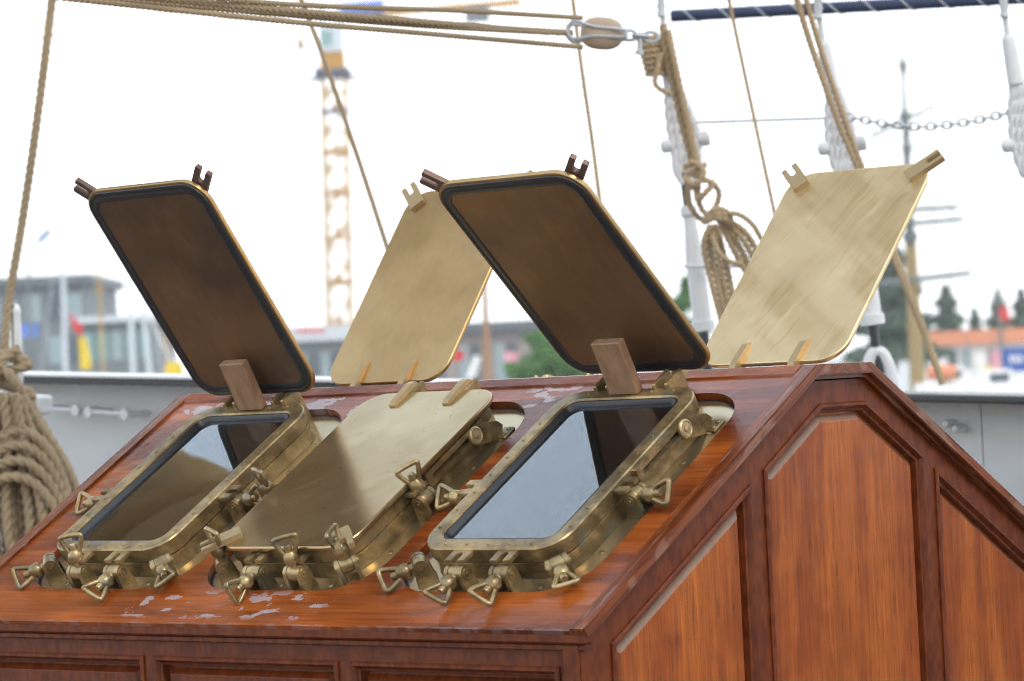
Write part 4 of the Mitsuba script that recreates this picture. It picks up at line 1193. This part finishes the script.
# square-rigged ship's mast
TS = thing('square_rigged_mast', 'tall ship mast with yards, tan below and grey green above, at the right', 'mast')
for nm, a_, b_, ra, rb, mm in (('lower_mast', (-50.02, 75.53, 0.38), (-49.99, 75.50, 5.03), 0.23, 0.17, 'spar_tan'), ('topmast', (-49.94, 75.41, 4.79), (-49.89, 75.40, 8.56), 0.135, 0.10, 'spar_grey'), ('topgallant_mast', (-49.84, 75.31, 8.32), (-49.84, 75.30, 9.94), 0.075, 0.05, 'spar_grey'), ('pole', (-49.85, 75.29, 9.83), (-49.88, 75.25, 11.11), 0.045, 0.03, 'spar_grey'),
                               ('yard', (-50.52, 74.48, 7.81), (-49.02, 75.76, 8.64), 0.075, 0.06, 'spar_grey'), ('yard', (-50.71, 74.35, 5.65), (-48.68, 76.08, 5.66), 0.095, 0.08, 'spar_grey'), ('yard', (-50.76, 74.18, 5.19), (-48.51, 76.10, 5.31), 0.095, 0.08, 'spar_grey'), ('yard', (-50.92, 74.06, 3.52), (-48.45, 76.17, 3.74), 0.105, 0.09, 'spar_grey'),
                               ('stay', (-49.77, 75.23, 9.82), (-47.83, 77.01, 0.25), 0.012, 'x', 'spar_grey'), ('stay', (-49.76, 75.26, 7.39), (-50.93, 74.35, 0.80), 0.012, 'x', 'spar_grey'), ('stay', (-49.78, 75.23, 8.49), (-48.49, 76.45, 0.29), 0.012, 'x', 'spar_grey')):
    rb = ra if rb == 'x' else rb
    obj(nm, tube(np.linspace(V(*a_), V(*b_), 8), np.linspace(ra, rb, 8), 10), mm, TS)
for c, s_ in (((-49.82, 75.31, 9.83), 0.12), ((-49.84, 75.32, 8.38), 0.17), ((-49.84, 75.33, 7.45), 0.15), ((-49.88, 75.32, 4.90), 0.22)):
    obj('masthead', lathe([(0.05, -0.22), (s_, -0.10), (s_ * 1.15, 0.0), (s_, 0.08), (0.05, 0.22)], c, (0, 0, 1), 10), 'spar_grey', TS)

# tower crane
TCR = thing('tower_crane', 'tall tower crane with pale lattice mast, orange cab and orange counter jib', 'crane')
D0 = 230.0
top, foot = V((-155.43, 162.69, 23.08)), V((-156.02, 162.48, 0.18))
w2 = 0.78
ux, uy = AX, AWAY
ax_ = (top - foot); Hh = np.linalg.norm(ax_); ax_ /= Hh
leg = []
br = []
nb = 17
for s1 in (-1, 1):
    for s2 in (-1, 1):
        leg.append(bar(foot + ux * s1 * w2 + uy * s2 * w2, top + ux * s1 * w2 + uy * s2 * w2, 0.19))
for i in range(nb):
    za, zb = Hh * i / nb, Hh * (i + 1) / nb
    for s2 in (-1, 1):
        s1 = 1 if i % 2 else -1
        br.append(bar(foot + ax_ * za + ux * s1 * w2 + uy * s2 * w2, foot + ax_ * zb - ux * s1 * w2 + uy * s2 * w2, 0.115))
        br.append(bar(foot + ax_ * za + uy * s1 * w2 + ux * s2 * w2, foot + ax_ * zb - uy * s1 * w2 + ux * s2 * w2, 0.115))
    for s2 in (-1, 1):
        br.append(bar(foot + ax_ * za - ux * w2 + uy * s2 * w2, foot + ax_ * za + ux * w2 + uy * s2 * w2, 0.115))
        br.append(bar(foot + ax_ * za - uy * w2 + ux * s2 * w2, foot + ax_ * za + uy * w2 + ux * s2 * w2, 0.115))
obj('mast_legs', cat(*leg), 'crane_grey', TCR, False)
obj('lattice', cat(*br), 'crane_grey', TCR, False)
for y, c in ((112, (-155.49, 162.67, 20.41)), (153, (-155.56, 162.65, 17.53)), (195, (-155.64, 162.62, 14.58)), (238, (-155.71, 162.59, 11.56)), (282, (-155.80, 162.56, 8.47)), (325, (-155.87, 162.54, 5.45))):
    o_ = V(*c)
    obj('platform', cat(box(-1.0, 1.0, -1.0, 1.0, -0.09, 0.115)).apply_transform(mat((ux, uy, V(0, 0, 1)), o_)), 'crane_orange' if y != 112 else 'crane_dark', TCR, False)
    obj('ladder_stage', cat(box(-0.22, 0.22, -0.22, 0.22, 0.10, 0.55)).apply_transform(mat((ux, uy, V(0, 0, 1)), o_)), 'crane_orange', TCR, False)
o_ = V((-155.48, 162.65, 23.08))
fr_ = mat((ux, uy, V(0, 0, 1)), o_)
obj('slewing_deck', box(-1.25, 1.25, -1.2, 1.2, -0.25, 0.25).apply_transform(fr_), 'crane_dark', TCR, False)
obj('slewing_ring', cat(box(-0.85, 0.85, -0.85, 0.85, 0.255, 1.5)).apply_transform(fr_), 'crane_orange', TCR, False)
obj('cab', cat(box(-0.8, 0.8, -1.0, 1.0, 1.505, 3.3)).apply_transform(fr_), 'pale_steel', TCR, False)
obj('cab_window', cat(box(-0.72, 0.1, -1.06, -1.005, 1.9, 3.0)).apply_transform(fr_), 'teal_glass', TCR, False)
obj('gallery', cat(box(-1.25, 0.95, -0.4, 0.4, 0.256, 0.45), box(0.9, 1.9, -0.4, 0.4, -0.45, -0.255), box(-1.9, -1.0, -0.4, 0.4, -0.45, -0.255)).apply_transform(fr_), 'crane_dark', TCR, False)
obj('hook_block', lathe([(0.0, 0), (0.25, 0.1), (0.28, 0.6), (0.1, 1.0), (0.0, 1.05)], (-157.11, 161.22, 24.80), (0, 0, 1), 10), 'spar_tan', TCR)
obj('tower_head', cat(*[bar(o_ + ux * s1 * 0.7 + V(0, 0, 3.3), o_ + V(0, 0, 7.8), 0.16) for s1 in (-1, 1)]), 'pale_steel', TCR, False)
ja, jb = V((-176.32, 144.73, 26.25)), V((-155.88, 162.25, 27.47))
n_ = 26
j_ = []
for s_ in (0, 1):
    dz = V(0, 0, 0.9 * s_)
    j_.append(bar(ja + dz, jb + dz, 0.17))
for i in range(n_):
    a_, b_ = ja + (jb - ja) * (i / n_), ja + (jb - ja) * ((i + 1) / n_)
    j_.append(bar(a_, (a_ + b_) / 2 + V(0, 0, 0.9), 0.07)); j_.append(bar((a_ + b_) / 2 + V(0, 0, 0.9), b_, 0.07))
obj('jib', cat(*j_), 'crane_grey', TCR, False)
ca, cb = V((-155.04, 162.97, 27.06)), V((-145.25, 171.36, 27.48))
obj('counter_jib', cat(bar(ca, cb, 0.9, 0.42), bar(ca + V(0, 0, 0.95), cb + V(0, 0, 0.95), 0.10)), 'crane_orange', TCR, False)
obj('winch', cat(bar(V((-154.22, 162.35, 27.50)), V((-151.88, 164.36, 27.56)), 1.2, 0.75)), 'crane_blue', TCR, False)
obj('counterweight', block((-147.89, 168.32, 26.49), (-146.56, 169.46, 26.40), V((-147.21, 168.89, 27.29))[2], 1.0, V((-147.26, 168.86, 26.24))[2]), 'concrete_grey', TCR, False)

# the damp harbour air
scene['harbour_air'] = {'type': 'homogeneous', 'albedo': 0.95, 'sigma_t': 0.00045}
scene['haze'] = {'type': 'cube', 'to_world': T().translate([0, 0, 23]).scale([900, 900, 28]), 'bsdf': {'type': 'null'}, 'interior': {'type': 'ref', 'id': 'harbour_air'}}
labels['haze'] = {'kind': 'stuff'}
scene['camera']['medium'] = {'type': 'ref', 'id': 'harbour_air'}
